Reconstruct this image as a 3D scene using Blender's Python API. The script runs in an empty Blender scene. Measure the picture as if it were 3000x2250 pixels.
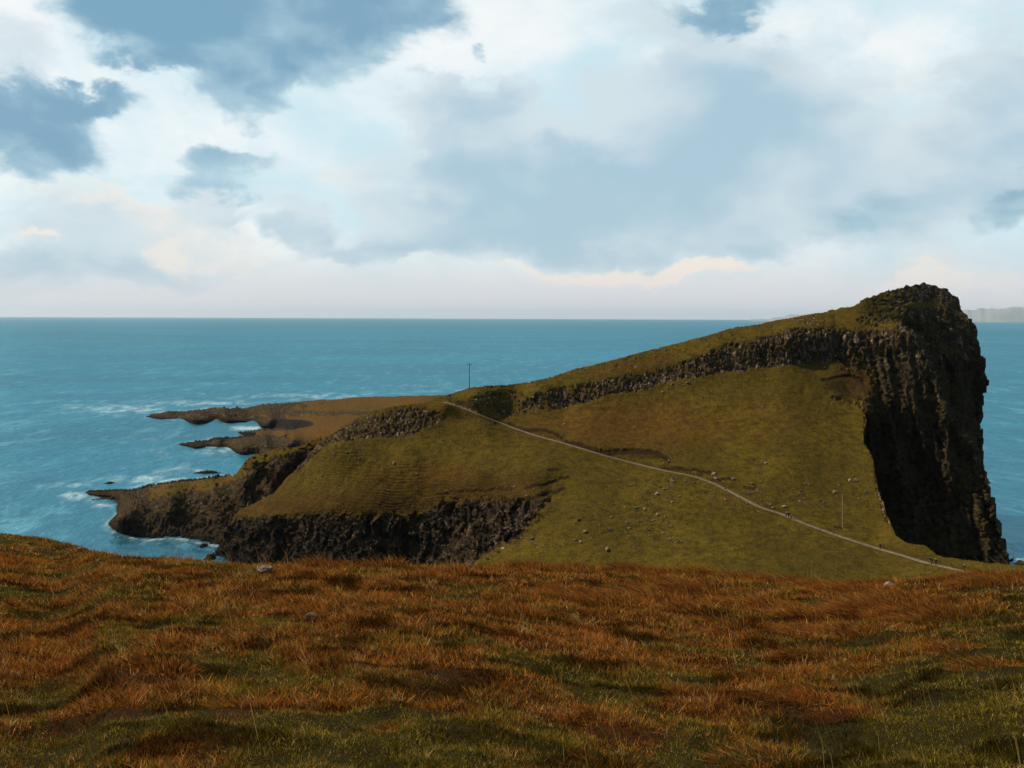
import bpy, bmesh, math
import numpy as np
from mathutils import Matrix, Vector, Euler

S = bpy.context.scene
COL = S.collection
R = math.radians

# ------------------------------------------------------------------ camera, sky, sun, exposure
F, PX0, PY0, ROLL, EYE = 2917.0, 1500.0, 930.0, 0.004, 82.0      # focal length and principal point (3000 px wide), horizon tilt, eye height

cam_d = bpy.data.cameras.new('camera')
cam = bpy.data.objects.new('camera', cam_d)
COL.objects.link(cam)
cam.matrix_world = Matrix.Translation((0, 0, EYE)) @ Matrix.Rotation(-ROLL, 4, 'Y') @ Matrix.Rotation(R(90), 4, 'X')
cam_d.sensor_width = 36.0
cam_d.lens = F / 3000 * 36.0
cam_d.shift_y = -(1125 - PY0) / 3000
cam_d.clip_start = 0.1
cam_d.clip_end = 200000.0
S.camera = cam

S.view_settings.view_transform = 'Standard'
S.view_settings.look = 'None'
S.view_settings.exposure = 0.0
S.view_settings.gamma = 1.0
S.view_settings.use_curve_mapping = False
try:
    S.cycles.use_denoising = True
    S.cycles.denoising_prefilter = 'ACCURATE'
    S.cycles.use_adaptive_sampling = False
    S.cycles.sample_clamp_indirect = 1.5
    S.cycles.sample_clamp_direct = 6.0
    S.cycles.max_bounces = 6
    S.cycles.diffuse_bounces = 2
    S.cycles.glossy_bounces = 3
    S.cycles.transmission_bounces = 2
    S.cycles.volume_bounces = 1
    S.cycles.caustics_reflective = False
    S.cycles.caustics_refractive = False
except Exception:
    pass

SUN_DIR = Vector((-0.68, 0.18, 0.70)).normalized()
sun_d = bpy.data.lights.new('sun', 'SUN')
sun_d.energy = 5.0
sun_d.angle = R(1.5)
sun_d.color = (1.0, 0.82, 0.60)
sun = bpy.data.objects.new('sun', sun_d)
sun.rotation_euler = (-SUN_DIR).to_track_quat('-Z', 'Y').to_euler()
sun.location = SUN_DIR * 300 + Vector((0, 0, EYE))
COL.objects.link(sun)


class NT:
    """small helper to write node trees"""
    def __init__(self, tree):
        self.t = tree
        tree.nodes.clear()
    def node(self, typ, **kw):
        n = self.t.nodes.new(typ)
        for k, v in kw.items():
            setattr(n, k, v)
        return n
    def link(self, a, b):
        self.t.links.new(a, b)
    def set(self, sock, v):
        if hasattr(v, 'is_output') or isinstance(v, bpy.types.NodeSocket):
            self.t.links.new(v, sock)
        elif v is not None:
            if sock.type == 'RGBA' and len(v) == 3:
                v = (*v, 1)
            sock.default_value = v
    def math(self, op, a, b=None, c=None, clamp=False):
        n = self.node('ShaderNodeMath', operation=op, use_clamp=clamp)
        for i, v in enumerate((a, b, c)):
            if v is not None:
                self.set(n.inputs[i], v)
        return n.outputs[0]
    def vmath(self, op, a, b=None):
        n = self.node('ShaderNodeVectorMath', operation=op)
        self.set(n.inputs[0], a)
        if b is not None:
            self.set(n.inputs[3 if op == 'SCALE' else 1], b)
        return n.outputs['Value'] if op in ('LENGTH', 'DOT_PRODUCT', 'DISTANCE') else n.outputs[0]
    def ramp(self, v, lo, hi, a=0.0, b=1.0, smooth=True):
        n = self.node('ShaderNodeMapRange', interpolation_type='SMOOTHSTEP' if smooth else 'LINEAR')
        n.clamp = True
        for i, x in enumerate((v, lo, hi, a, b)):
            self.set(n.inputs[i], x)
        return n.outputs[0]
    def mix(self, f, a, b, blend='MIX'):
        n = self.node('ShaderNodeMix', data_type='RGBA', blend_type=blend)
        n.clamp_factor = True
        self.set(n.inputs[0], f)
        self.set(n.inputs[6], a)
        self.set(n.inputs[7], b)
        return n.outputs[2]
    def noise(self, vec, scale, detail=4.0, rough=0.55, dist=0.0, color=False):
        n = self.node('ShaderNodeTexNoise')
        n.inputs['Scale'].default_value = scale
        n.inputs['Detail'].default_value = detail
        n.inputs['Roughness'].default_value = rough
        n.inputs['Distortion'].default_value = dist
        if vec is not None:
            self.link(vec, n.inputs['Vector'])
        return n.outputs['Color' if color else 'Fac']
    def attr(self, name, out='Fac'):
        n = self.node('ShaderNodeAttribute', attribute_name=name)
        return n.outputs[out]


def lin(r, g, b):
    f = lambda c: ((c / 255 + 0.055) / 1.055) ** 2.4 if c > 10 else c / 255 / 12.92
    return (f(r), f(g), f(b))


def azel(px, py):
    dx, dy = px - PX0, py - PY0
    X, Y = dx + ROLL * dy, dy - ROLL * dx
    return math.atan2(X, F), math.atan2(-Y, math.hypot(F, X))


world = bpy.data.worlds.new('World')
S.world = world
world.use_nodes = True
w = NT(world.node_tree)
tc = w.node('ShaderNodeTexCoord')
D = tc.outputs['Generated']
sep = w.node('ShaderNodeSeparateXYZ')
w.link(D, sep.inputs[0])
az = w.math('ARCTAN2', sep.outputs[0], sep.outputs[1])
el = w.math('ARCSINE', sep.outputs[2])
cmb = w.node('ShaderNodeCombineXYZ')
w.link(az, cmb.inputs[0])
w.link(el, cmb.inputs[1])
P2 = cmb.outputs[0]
# billowy edges: the cloud shapes are warped with noise at three scales
stretch = w.vmath('MULTIPLY', D, (1.0, 1.0, 1.7))
nA = w.noise(stretch, 5.0, 6.0, 0.55, 0.2, color=True)
nB = w.noise(stretch, 17.0, 7.0, 0.58, 0.3, color=True)
wA = w.vmath('SCALE', w.vmath('SUBTRACT', nA, (0.5, 0.5, 0.5)), 0.14)
wB = w.vmath('SCALE', w.vmath('SUBTRACT', nB, (0.5, 0.5, 0.5)), 0.07)
PW = w.vmath('MULTIPLY', w.vmath('ADD', P2, w.vmath('ADD', wA, wB)), (1.0, 1.0, 0.0))
n_low = w.noise(stretch, 4.0, 6.0, 0.55, 0.3)
n_mid = w.noise(stretch, 11.0, 8.0, 0.60, 0.4)


def blobs(items, vec=PW):
    acc = None
    for (px, py, rx, ry, s) in items:
        a0, e0 = azel(px, py)
        d = w.vmath('LENGTH', w.vmath('MULTIPLY', w.vmath('SUBTRACT', vec, (a0, e0, 0)), (F / rx, F / ry, 0)))
        v = w.ramp(d, 0.25, 1.35, s, 0.0)
        acc = v if acc is None else w.math('ADD', acc, v)
    return acc


dark = blobs([(400, -10, 240, 170, 1), (720, 50, 420, 200, 1.1), (1090, 50, 270, 140, 1), (860, 210, 220, 100, .6),
              (650, 300, 160, 95, 1), (450, 205, 140, 55, .85), (30, 310, 190, 110, 1), (50, 430, 210, 95, 1), (220, 300, 125, 52, 1),
              (650, 525, 150, 55, .85), (2130, -5, 210, 50, .8), (1410, 175, 40, 26, .5),
              (2550, 620, 160, 75, .42), (2950, 650, 130, 75, .6), (2230, 660, 300, 70, .35)])
mid = blobs([(1370, 330, 230, 100, 1), (1500, 560, 420, 190, 1), (1950, 560, 540, 210, 1.1), (2080, 270, 340, 190, 1),
             (2350, 300, 260, 190, .6), (2930, 330, 190, 240, .8), (2650, 640, 230, 110, .7), (1250, 690, 300, 90, .7),
             (860, 650, 95, 80, .75), (660, 600, 120, 50, .3), (180, 640, 260, 70, .45), (250, 755, 420, 62, .85), (60, 840, 220, 80, .7),
             (1050, 760, 260, 50, .6), (2750, 800, 400, 60, .35), (60, 120, 170, 120, .55), (1650, 720, 560, 60, .45), (2700, 520, 330, 200, .5), (450, 640, 420, 120, .4), (2500, 60, 100, 60, .2), (2000, 30, 300, 80, .5)])
warm = blobs([(560, 690, 190, 100, .75), (390, 600, 220, 60, .5), (740, 560, 150, 60, .4), (480, 640, 60, 40, .7), (60, 665, 90, 30, .9), (1960, 790, 330, 38, .9), (1750, 770, 300, 60, .5), (1100, 560, 130, 90, .5),
              (2680, 520, 190, 190, .45), (2600, 380, 220, 200, .3), (2820, 830, 260, 60, .6), (250, 560, 330, 50, .5), (780, 60, 10, 10, 0)])

n2 = w.math('SUBTRACT', n_mid, 0.5)
dark_f = w.ramp(w.math('ADD', dark, w.math('MULTIPLY', n2, 1.15)), 0.15, 0.85)
mid_f = w.ramp(w.math('ADD', mid, w.math('MULTIPLY', n2, 0.95)), 0.12, 0.62)
warm_f = w.ramp(w.math('ADD', warm, w.math('MULTIPLY', n2, 1.3)), 0.15, 0.95)

WHITE = (0.93, 0.985, 1.0)
c = w.mix(w.ramp(n_low, 0.38, 0.62), lin(250, 254, 254), lin(208, 236, 245))
# thinning toward the horizon: greyer, pinker air
hor_f = w.ramp(el, 0.005, 0.095, 1.0, 0.0)
c = w.mix(w.math('MULTIPLY', hor_f, 0.95), c, lin(222, 226, 229))
c = w.mix(w.math('MULTIPLY', warm_f, 0.75), c, lin(252, 240, 228))
n_soft = w.noise(stretch, 7.0, 3.0, 0.5, 0.3)
mid_t = w.math('ADD', mid, w.math('MULTIPLY', w.math('SUBTRACT', n_soft, 0.5), 3.0))
mid_c = w.mix(w.ramp(mid_t, 0.3, 1.7), lin(216, 230, 236), lin(168, 200, 218))
c = w.mix(w.math('MULTIPLY', mid_f, 0.93), c, mid_c)
glow = blobs([(1990, 787, 300, 34, 1), (1700, 770, 200, 26, .6), (2700, 850, 230, 40, .6), (60, 662, 70, 22, .9), (500, 690, 60, 60, .6), (2350, 200, 60, 60, .3)])
c = w.mix(w.math('MULTIPLY', w.ramp(w.math('ADD', glow, w.math('MULTIPLY', n2, 1.2)), 0.15, 1.0), .8), c, lin(253, 240, 227))
dark_t = w.math('ADD', w.math('MULTIPLY', dark, .8), w.math('ADD', w.math('MULTIPLY', w.math('SUBTRACT', n_soft, 0.5), 2.6), w.math('MULTIPLY', n2, 1.2)))
dark_c = w.mix(w.ramp(dark_t, 0.2, 1.2), lin(172, 205, 220), lin(114, 162, 190))
c = w.mix(w.math('MULTIPLY', dark_f, 0.95), c, dark_c)
c = w.mix(w.ramp(el, 0.0, 0.06, 0.8, 0.0), c, lin(229, 225, 231))
# the sky above and behind the photograph: a heavy grey deck that keeps the ground light low
deck = w.mix(w.ramp(n_low, 0.35, 0.65), lin(96, 112, 126), lin(148, 164, 177))
up_f = w.ramp(el, 0.34, 0.62)
back_f = w.ramp(w.math('ABSOLUTE', az), 0.75, 1.5)
out_f = w.math('MAXIMUM', up_f, back_f)
c = w.mix(out_f, c, deck)

sky = w.node('ShaderNodeTexSky', sky_type='NISHITA', sun_disc=False)
sky.sun_elevation = math.asin(SUN_DIR.z)
sky.sun_rotation = math.atan2(SUN_DIR.x, SUN_DIR.y)
sky.air_density = 1.0
sky.dust_density = 1.0
cl10 = w.vmath('SCALE', c, 10.0)
full = w.mix(0.93, sky.outputs[0], cl10)
bg = w.node('ShaderNodeBackground')
bg.inputs['Strength'].default_value = 0.1
w.link(full, bg.inputs['Color'])
wo = w.node('ShaderNodeOutputWorld')
w.link(bg.outputs[0], wo.inputs['Surface'])
try:
    world.cycles.sampling_method = 'MANUAL'
    world.cycles.sample_map_resolution = 512
except Exception:
    pass

# ------------------------------------------------------------------ maths helpers
def unproj(px, py, d):
    dx, dy = px - PX0, py - PY0
    X, Y = dx + ROLL * dy, dy - ROLL * dx
    return np.stack([X / F * d, d + 0 * X, EYE - Y / F * d], -1)


def ddz(px, py, z):
    """distance at which the line of sight meets height z"""
    return (EYE - z) * F / ((py - PY0) - ROLL * (px - PX0))


def smooth(x, a, b):
    t = np.clip((x - a) / (b - a), 0, 1)
    return t * t * (3 - 2 * t)


def _hash(ix, iy, iz, seed):
    h = (ix.astype(np.int64) * 374761393 + iy.astype(np.int64) * 668265263 + iz.astype(np.int64) * 2147483647 + seed * 1274126177) & 0xFFFFFFFF
    h = ((h ^ (h >> 13)) * 1274126177) & 0xFFFFFFFF
    h = ((h ^ (h >> 16)) * 2246822519) & 0xFFFFFFFF
    return (h ^ (h >> 15)) & 0xFFFFFFFF


def rnd(ix, iy, iz, seed):
    return _hash(ix, iy, iz, seed) / 4294967295.0


def vnoise(p, seed=0):
    """gradient noise, about -0.7..0.7"""
    i = np.floor(p).astype(np.int64)
    f = p - i
    u = f * f * f * (f * (f * 6 - 15) + 10)
    out = 0
    for dx in (0, 1):
        for dy in (0, 1):
            for dz in (0, 1):
                h = _hash(i[..., 0] + dx, i[..., 1] + dy, i[..., 2] + dz, seed)
                gx = (h & 1023) / 511.5 - 1
                gy = ((h >> 10) & 1023) / 511.5 - 1
                gz = ((h >> 20) & 1023) / 511.5 - 1
                wgt = (u[..., 0] if dx else 1 - u[..., 0]) * (u[..., 1] if dy else 1 - u[..., 1]) * (u[..., 2] if dz else 1 - u[..., 2])
                out = out + wgt * (gx * (f[..., 0] - dx) + gy * (f[..., 1] - dy) + gz * (f[..., 2] - dz))
    return out


def fbm(p, octaves=4, seed=0, gain=0.5):
    out, a = 0, 1.0
    q = p.copy()
    for k in range(octaves):
        out = out + a * vnoise(q, seed + k)
        q = q * 2.03 + 7.1
        a *= gain
    return out


def voronoi(p, seed=0):
    """distance to nearest and second feature point, and two random numbers of the nearest cell"""
    i = np.floor(p).astype(np.int64)
    f = p - i
    d1 = np.full(p.shape[:-1], 9.0)
    d2 = np.full(p.shape[:-1], 9.0)
    r1 = np.zeros(p.shape[:-1])
    r2 = np.zeros(p.shape[:-1])
    for dx in (-1, 0, 1):
        for dy in (-1, 0, 1):
            for dz in (-1, 0, 1):
                a, b, c_ = i[..., 0] + dx, i[..., 1] + dy, i[..., 2] + dz
                qx = dx + rnd(a, b, c_, seed) - f[..., 0]
                qy = dy + rnd(a, b, c_, seed + 11) - f[..., 1]
                qz = dz + rnd(a, b, c_, seed + 23) - f[..., 2]
                d = np.sqrt(qx * qx + qy * qy + qz * qz)
                near = d < d1
                d2 = np.where(near, d1, np.minimum(d2, d))
                r1 = np.where(near, rnd(a, b, c_, seed + 37), r1)
                r2 = np.where(near, rnd(a, b, c_, seed + 41), r2)
                d1 = np.where(near, d, d1)
    return d1, d2, r1, r2


def inside(px, py, poly):
    res = np.zeros(px.shape, bool)
    n = len(poly)
    for k in range(n):
        x1, y1 = poly[k]
        x2, y2 = poly[(k + 1) % n]
        if y1 == y2:
            continue
        cond = ((y1 > py) != (y2 > py)) & (px < (x2 - x1) * (py - y1) / (y2 - y1) + x1)
        res ^= cond
    return res


def segdist(px, py, line):
    d = np.full(px.shape, 1e9)
    for (x1, y1), (x2, y2) in zip(line[:-1], line[1:]):
        vx, vy = x2 - x1, y2 - y1
        t = np.clip(((px - x1) * vx + (py - y1) * vy) / (vx * vx + vy * vy + 1e-9), 0, 1)
        d = np.minimum(d, np.hypot(px - x1 - t * vx, py - y1 - t * vy))
    return d


def pl(x, pts):
    a = np.array(pts, float)
    return np.interp(x, a[:, 0], a[:, 1])


class Field:
    """smooth inverse-distance surface through surveyed points (multiquadric)"""
    def __init__(self, pts, c=30.0, lam=0.02):
        a = np.array(pts, float)
        self.q, self.c = a[:, :2], c
        v = 1000.0 / a[:, 2]
        n = len(a)
        r = np.hypot(self.q[:, None, 0] - self.q[None, :, 0], self.q[:, None, 1] - self.q[None, :, 1])
        K = np.sqrt(r * r + c * c)
        K[np.arange(n), np.arange(n)] -= lam * 10
        Pm = np.c_[np.ones(n), self.q / 1000]
        M = np.block([[K, Pm], [Pm.T, np.zeros((3, 3))]])
        s = np.linalg.solve(M, np.r_[v, 0, 0, 0])
        self.w, self.p = s[:n], s[n:]
    def __call__(self, px, py):
        out = self.p[0] + self.p[1] * px / 1000 + self.p[2] * py / 1000
        for (x, y), wt in zip(self.q, self.w):
            out = out + wt * np.sqrt((px - x) ** 2 + (py - y) ** 2 + self.c ** 2)
        return 1000.0 / out


# ------------------------------------------------------------------ object helpers
def tag(o, label=None, cat=None, group=None, kind=None):
    if label: o['label'] = label
    if cat: o['category'] = cat
    if group: o['group'] = group
    if kind: o['kind'] = kind
    return o


def np_mesh(name, V, quads=None, tris=None, smooth_shade=True):
    me = bpy.data.meshes.new(name)
    nq = 0 if quads is None else len(quads)
    nt = 0 if tris is None else len(tris)
    me.vertices.add(len(V))
    me.vertices.foreach_set('co', np.ascontiguousarray(V, dtype=np.float32).ravel())
    loops = []
    if nq: loops.append(np.asarray(quads, np.int32).ravel())
    if nt: loops.append(np.asarray(tris, np.int32).ravel())
    loops = np.concatenate(loops)
    me.loops.add(len(loops))
    me.loops.foreach_set('vertex_index', loops)
    starts = np.concatenate([np.arange(nq) * 4, nq * 4 + np.arange(nt) * 3]).astype(np.int32)
    me.polygons.add(nq + nt)
    me.polygons.foreach_set('loop_start', starts)
    me.polygons.foreach_set('use_smooth', np.full(nq + nt, smooth_shade, bool))
    me.update(calc_edges=True)
    return me


def link(name, me, mat=None, parent=None):
    o = bpy.data.objects.new(name, me)
    COL.objects.link(o)
    if mat and not me.materials:
        me.materials.append(mat)
    if parent:
        o.parent = parent
    return o


def col_attr(me, name, rgb):
    a = me.attributes.new(name, 'FLOAT_COLOR', 'POINT')
    buf = np.ones((len(rgb), 4), np.float32)
    buf[:, :3] = rgb
    a.data.foreach_set('color', buf.ravel())


def mat_new(name):
    m = bpy.data.materials.new(name)
    m.use_nodes = True
    return m, NT(m.node_tree)


# ------------------------------------------------------------------ materials
def terrain_material():
    m, n = mat_new('turf_and_rock')
    tcn = n.node('ShaderNodeTexCoord')
    P = tcn.outputs['Object']
    sp = n.node('ShaderNodeSeparateColor')
    n.link(n.attr('mask', 'Color'), sp.inputs[0])
    rock, rust, soil = sp.outputs[0], sp.outputs[1], sp.outputs[2]
    sp2 = n.node('ShaderNodeSeparateColor')
    n.link(n.attr('mask2', 'Color'), sp2.inputs[0])
    pale, wet, moss = sp2.outputs[0], sp2.outputs[1], sp2.outputs[2]
    big = n.noise(P, 0.035, 4, 0.6)
    midn = n.noise(P, 0.35, 5, 0.65)
    fine = n.noise(P, 1.9, 8, 0.85)
    g = n.mix(n.ramp(big, 0.35, 0.65), (0.072, 0.053, 0.006), (0.110, 0.078, 0.009))
    g = n.mix(n.ramp(midn, 0.38, 0.68), g, (0.046, 0.035, 0.006))
    r_ = n.mix(n.ramp(midn, 0.35, 0.65), (0.118, 0.056, 0.010), (0.070, 0.036, 0.008))
    rf = n.ramp(n.math('ADD', n.math('MULTIPLY', rust, .9), n.math('MULTIPLY', n.math('SUBTRACT', midn, 0.5), 1.4)), 0.25, 1.05)
    gr = n.mix(rf, g, r_)
    gr = n.mix(n.ramp(fine, 0.50, 0.64, 0.0, 0.9), gr, n.mix(0.5, gr, (0.25, 0.18, 0.05)))
    gr = n.mix(n.ramp(fine, 0.50, 0.36, 0.0, 0.85), gr, (0.026, 0.017, 0.005))
    rk = n.mix(n.ramp(midn, 0.35, 0.7), (0.028, 0.019, 0.013), (0.072, 0.050, 0.035))
    rk = n.mix(n.ramp(fine, 0.58, 0.30, 0.0, 0.8), rk, (0.010, 0.008, 0.006))
    rk = n.mix(n.math('MULTIPLY', moss, n.ramp(midn, 0.38, 0.58)), rk, (0.055, 0.046, 0.010))
    pf = n.math('MULTIPLY', pale, n.ramp(fine, 0.42, 0.58))
    rk = n.mix(pf, rk, (0.40, 0.29, 0.225))
    rk = n.mix(wet, rk, (0.014, 0.013, 0.012))
    cc = n.mix(n.ramp(n.math('ADD', rock, n.math('MULTIPLY', n.math('SUBTRACT', fine, 0.5), 0.5)), 0.4, 0.6), gr, rk)
    cc = n.mix(n.math('MULTIPLY', soil, n.ramp(fine, .3, .6, 1.0, .75)), cc, (0.020, 0.011, 0.007))
    b1 = n.node('ShaderNodeBump')
    b1.inputs['Distance'].default_value = 0.35
    b1.inputs['Strength'].default_value = 0.9
    n.link(n.math('ADD', n.math('MULTIPLY', midn, 1.6), fine), b1.inputs['Height'])
    bs = n.node('ShaderNodeBsdfPrincipled')
    n.link(cc, bs.inputs['Base Color'])
    bs.inputs['Roughness'].default_value = 0.95
    bs.inputs['Specular IOR Level'].default_value = 0.03
    n.link(b1.outputs[0], bs.inputs['Normal'])
    o = n.node('ShaderNodeOutputMaterial')
    n.link(bs.outputs[0], o.inputs[0])
    return m


def simple_mat(name, colr, rough=0.8, var=0.35, scale=3.0, bump=0.0, metallic=0.0, col2=None):
    m, n = mat_new(name)
    P = n.node('ShaderNodeTexCoord').outputs['Object']
    f = n.noise(P, scale, 6, 0.65)
    c2 = col2 or tuple(x * (1 - var) for x in colr)
    cc = n.mix(n.ramp(f, 0.35, 0.65), colr, c2)
    bs = n.node('ShaderNodeBsdfPrincipled')
    n.link(cc, bs.inputs['Base Color'])
    bs.inputs['Roughness'].default_value = rough
    bs.inputs['Metallic'].default_value = metallic
    bs.inputs['Specular IOR Level'].default_value = 0.25
    if bump:
        b = n.node('ShaderNodeBump')
        b.inputs['Distance'].default_value = bump
        n.link(f, b.inputs['Height'])
        n.link(b.outputs[0], bs.inputs['Normal'])
    o = n.node('ShaderNodeOutputMaterial')
    n.link(bs.outputs[0], o.inputs[0])
    return m


def sea_material():
    m, n = mat_new('sea_water')
    P = n.node('ShaderNodeTexCoord').outputs['Object']
    aniso = n.vmath('MULTIPLY', P, (1.0, 0.36, 1.0))
    swell = n.noise(aniso, 0.035, 4, 0.6, 0.3)
    chop = n.noise(aniso, 0.16, 5, 0.62, 0.4)
    small = n.noise(aniso, 0.62, 5, 0.65, 0.2)
    patch = n.noise(n.vmath('MULTIPLY', P, (0.5, 1.0, 1.0)), 0.0035, 5, 0.6, 0.5)
    patch2 = n.noise(n.vmath('MULTIPLY', P, (0.25, 1.0, 1.0)), 0.0007, 4, 0.6, 0.5)
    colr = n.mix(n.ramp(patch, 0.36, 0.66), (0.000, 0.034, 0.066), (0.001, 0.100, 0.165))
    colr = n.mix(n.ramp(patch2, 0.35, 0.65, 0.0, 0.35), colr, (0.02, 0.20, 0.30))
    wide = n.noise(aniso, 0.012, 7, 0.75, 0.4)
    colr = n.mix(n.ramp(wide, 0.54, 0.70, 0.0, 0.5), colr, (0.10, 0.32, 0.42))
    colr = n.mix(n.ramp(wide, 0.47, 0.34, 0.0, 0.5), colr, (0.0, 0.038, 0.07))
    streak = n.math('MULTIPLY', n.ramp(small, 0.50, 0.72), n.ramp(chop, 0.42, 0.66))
    colr = n.mix(n.math('MULTIPLY', streak, 0.65), colr, (0.24, 0.50, 0.60))  # wave highlights and dark troughs painted into the water colour
    colr = n.mix(n.ramp(chop, 0.50, 0.32, 0.0, 0.75), colr, (0.0, 0.028, 0.05))
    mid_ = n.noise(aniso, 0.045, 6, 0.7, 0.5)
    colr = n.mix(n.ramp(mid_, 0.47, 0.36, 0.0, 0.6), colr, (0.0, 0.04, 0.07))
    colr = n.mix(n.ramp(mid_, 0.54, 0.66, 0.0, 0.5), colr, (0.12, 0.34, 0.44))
    fo = n.attr('foam', 'Fac')
    fn = n.math('ADD', n.math('MULTIPLY', n.math('SUBTRACT', n.noise(aniso, 0.09, 7, 0.72, 0.6), 0.5), 1.9), fo)
    ff = n.ramp(fn, 0.18, 0.95)
    colr = n.mix(n.math('MULTIPLY', ff, 0.85), colr, (0.62, 0.72, 0.76))
    cap = n.math('MULTIPLY', n.ramp(n.noise(n.vmath('MULTIPLY', P, (0.45, 1.0, 1.0)), 0.11, 6, 0.75), 0.655, 0.70), n.ramp(patch, 0.40, 0.6))
    colr = n.mix(n.math('MULTIPLY', cap, 0.5), colr, (0.6, 0.7, 0.74))
    hgt = n.math('ADD', n.math('MULTIPLY', swell, 2.4), n.math('ADD', n.math('MULTIPLY', chop, 1.3), n.math('MULTIPLY', small, 0.45)))
    b = n.node('ShaderNodeBump')
    b.inputs['Distance'].default_value = 1.0
    b.inputs['Strength'].default_value = 1.0
    n.link(hgt, b.inputs['Height'])
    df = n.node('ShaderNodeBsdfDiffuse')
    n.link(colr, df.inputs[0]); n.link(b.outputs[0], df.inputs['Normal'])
    gl = n.node('ShaderNodeBsdfGlossy')
    gl.inputs[0].default_value = (0.36, 0.74, 0.90, 1)
    n.link(n.ramp(ff, 0, 1, 0.28, 0.8), gl.inputs['Roughness']); n.link(b.outputs[0], gl.inputs['Normal'])
    fr = n.node('ShaderNodeFresnel'); fr.inputs['IOR'].default_value = 1.333
    n.link(b.outputs[0], fr.inputs['Normal'])
    mx = n.node('ShaderNodeMixShader')
    n.link(n.math('MULTIPLY', fr.outputs[0], 0.38), mx.inputs[0])
    n.link(df.outputs[0], mx.inputs[1]); n.link(gl.outputs[0], mx.inputs[2])
    o = n.node('ShaderNodeOutputMaterial')
    n.link(mx.outputs[0], o.inputs[0])
    return m


TERRAIN = terrain_material()
SEA = sea_material()


def blade_material():
    m, n = mat_new('grass_blades')
    colr = n.attr('tint', 'Color')
    d = n.node('ShaderNodeBsdfDiffuse')
    n.link(colr, d.inputs[0])
    t = n.node('ShaderNodeBsdfTranslucent')
    n.link(colr, t.inputs[0])
    mx = n.node('ShaderNodeMixShader')
    mx.inputs[0].default_value = 0.35
    n.link(d.outputs[0], mx.inputs[1])
    n.link(t.outputs[0], mx.inputs[2])
    o = n.node('ShaderNodeOutputMaterial')
    n.link(mx.outputs[0], o.inputs[0])
    return m


BLADES = blade_material()

# ------------------------------------------------------------------ survey lines (photograph pixels, 3000 wide, and distances in metres)
RIDGE = [(1046, 1224), (1105, 1199), (1156, 1189), (1211, 1182), (1260, 1178), (1308, 1157), (1345, 1147), (1375, 1136), (1422, 1131), (1523, 1124), (1591, 1110),
         (1675, 1085), (1700, 1077), (1760, 1063), (1822, 1047), (1926, 1020), (1989, 1004), (2052, 988), (2152, 959), (2220, 950), (2300, 933),
         (2398, 917), (2440, 909)]
FOLD = [(1046, 1224), (1000, 1250), (938, 1287), (875, 1367), (833, 1409), (803, 1443), (740, 1477), (698, 1498), (664, 1544), (650, 1575), (639, 1599), (605, 1640)]
EDGE = [(2430, 1158), (2500, 1172), (2530, 1195), (2539, 1230), (2533, 1261), (2531, 1294), (2558, 1342), (2571, 1424), (2585, 1470), (2596, 1500), (2625, 1570),
        (2658, 1592), (2712, 1600), (2745, 1627), (2815, 1641), (2897, 1652), (3000, 1652), (3150, 1656)]
CRAG_TOP = [(1280, 1172), (1380, 1144), (1464, 1147), (1570, 1144), (1675, 1131), (1790, 1108), (1903, 1090), (1994, 1063), (2084, 1031), (2129, 1009),
            (2220, 991), (2310, 964), (2354, 957), (2425, 963), (2517, 976), (2604, 965)]
CRAG_BOT = [(1280, 1185), (1346, 1199), (1443, 1216), (1549, 1212), (1658, 1190), (1727, 1174), (1800, 1152), (1881, 1144), (1971, 1113), (2107, 1095),
            (2242, 1074), (2378, 1065), (2441, 1058), (2517, 1066)]
PATH_PX = [(1290, 1175, 349), (1313, 1180, 347), (1370, 1200, 346), (1437, 1227, 345), (1505, 1254, 342), (1573, 1277, 338), (1627, 1291, 334), (1695, 1311, 328), (1777, 1336, 325),
           (1858, 1357, 322), (1953, 1380, 317), (2034, 1395, 312), (2095, 1417, 306), (2156, 1448, 299), (2224, 1485, 291), (2292, 1506, 285),
           (2360, 1535, 279), (2441, 1564, 272), (2509, 1587, 267), (2577, 1608, 262), (2644, 1627, 251), (2712, 1648, 242), (2780, 1663, 233),
           (2861, 1682, 223), (2960, 1705, 212), (3100, 1738, 200)]

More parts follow.
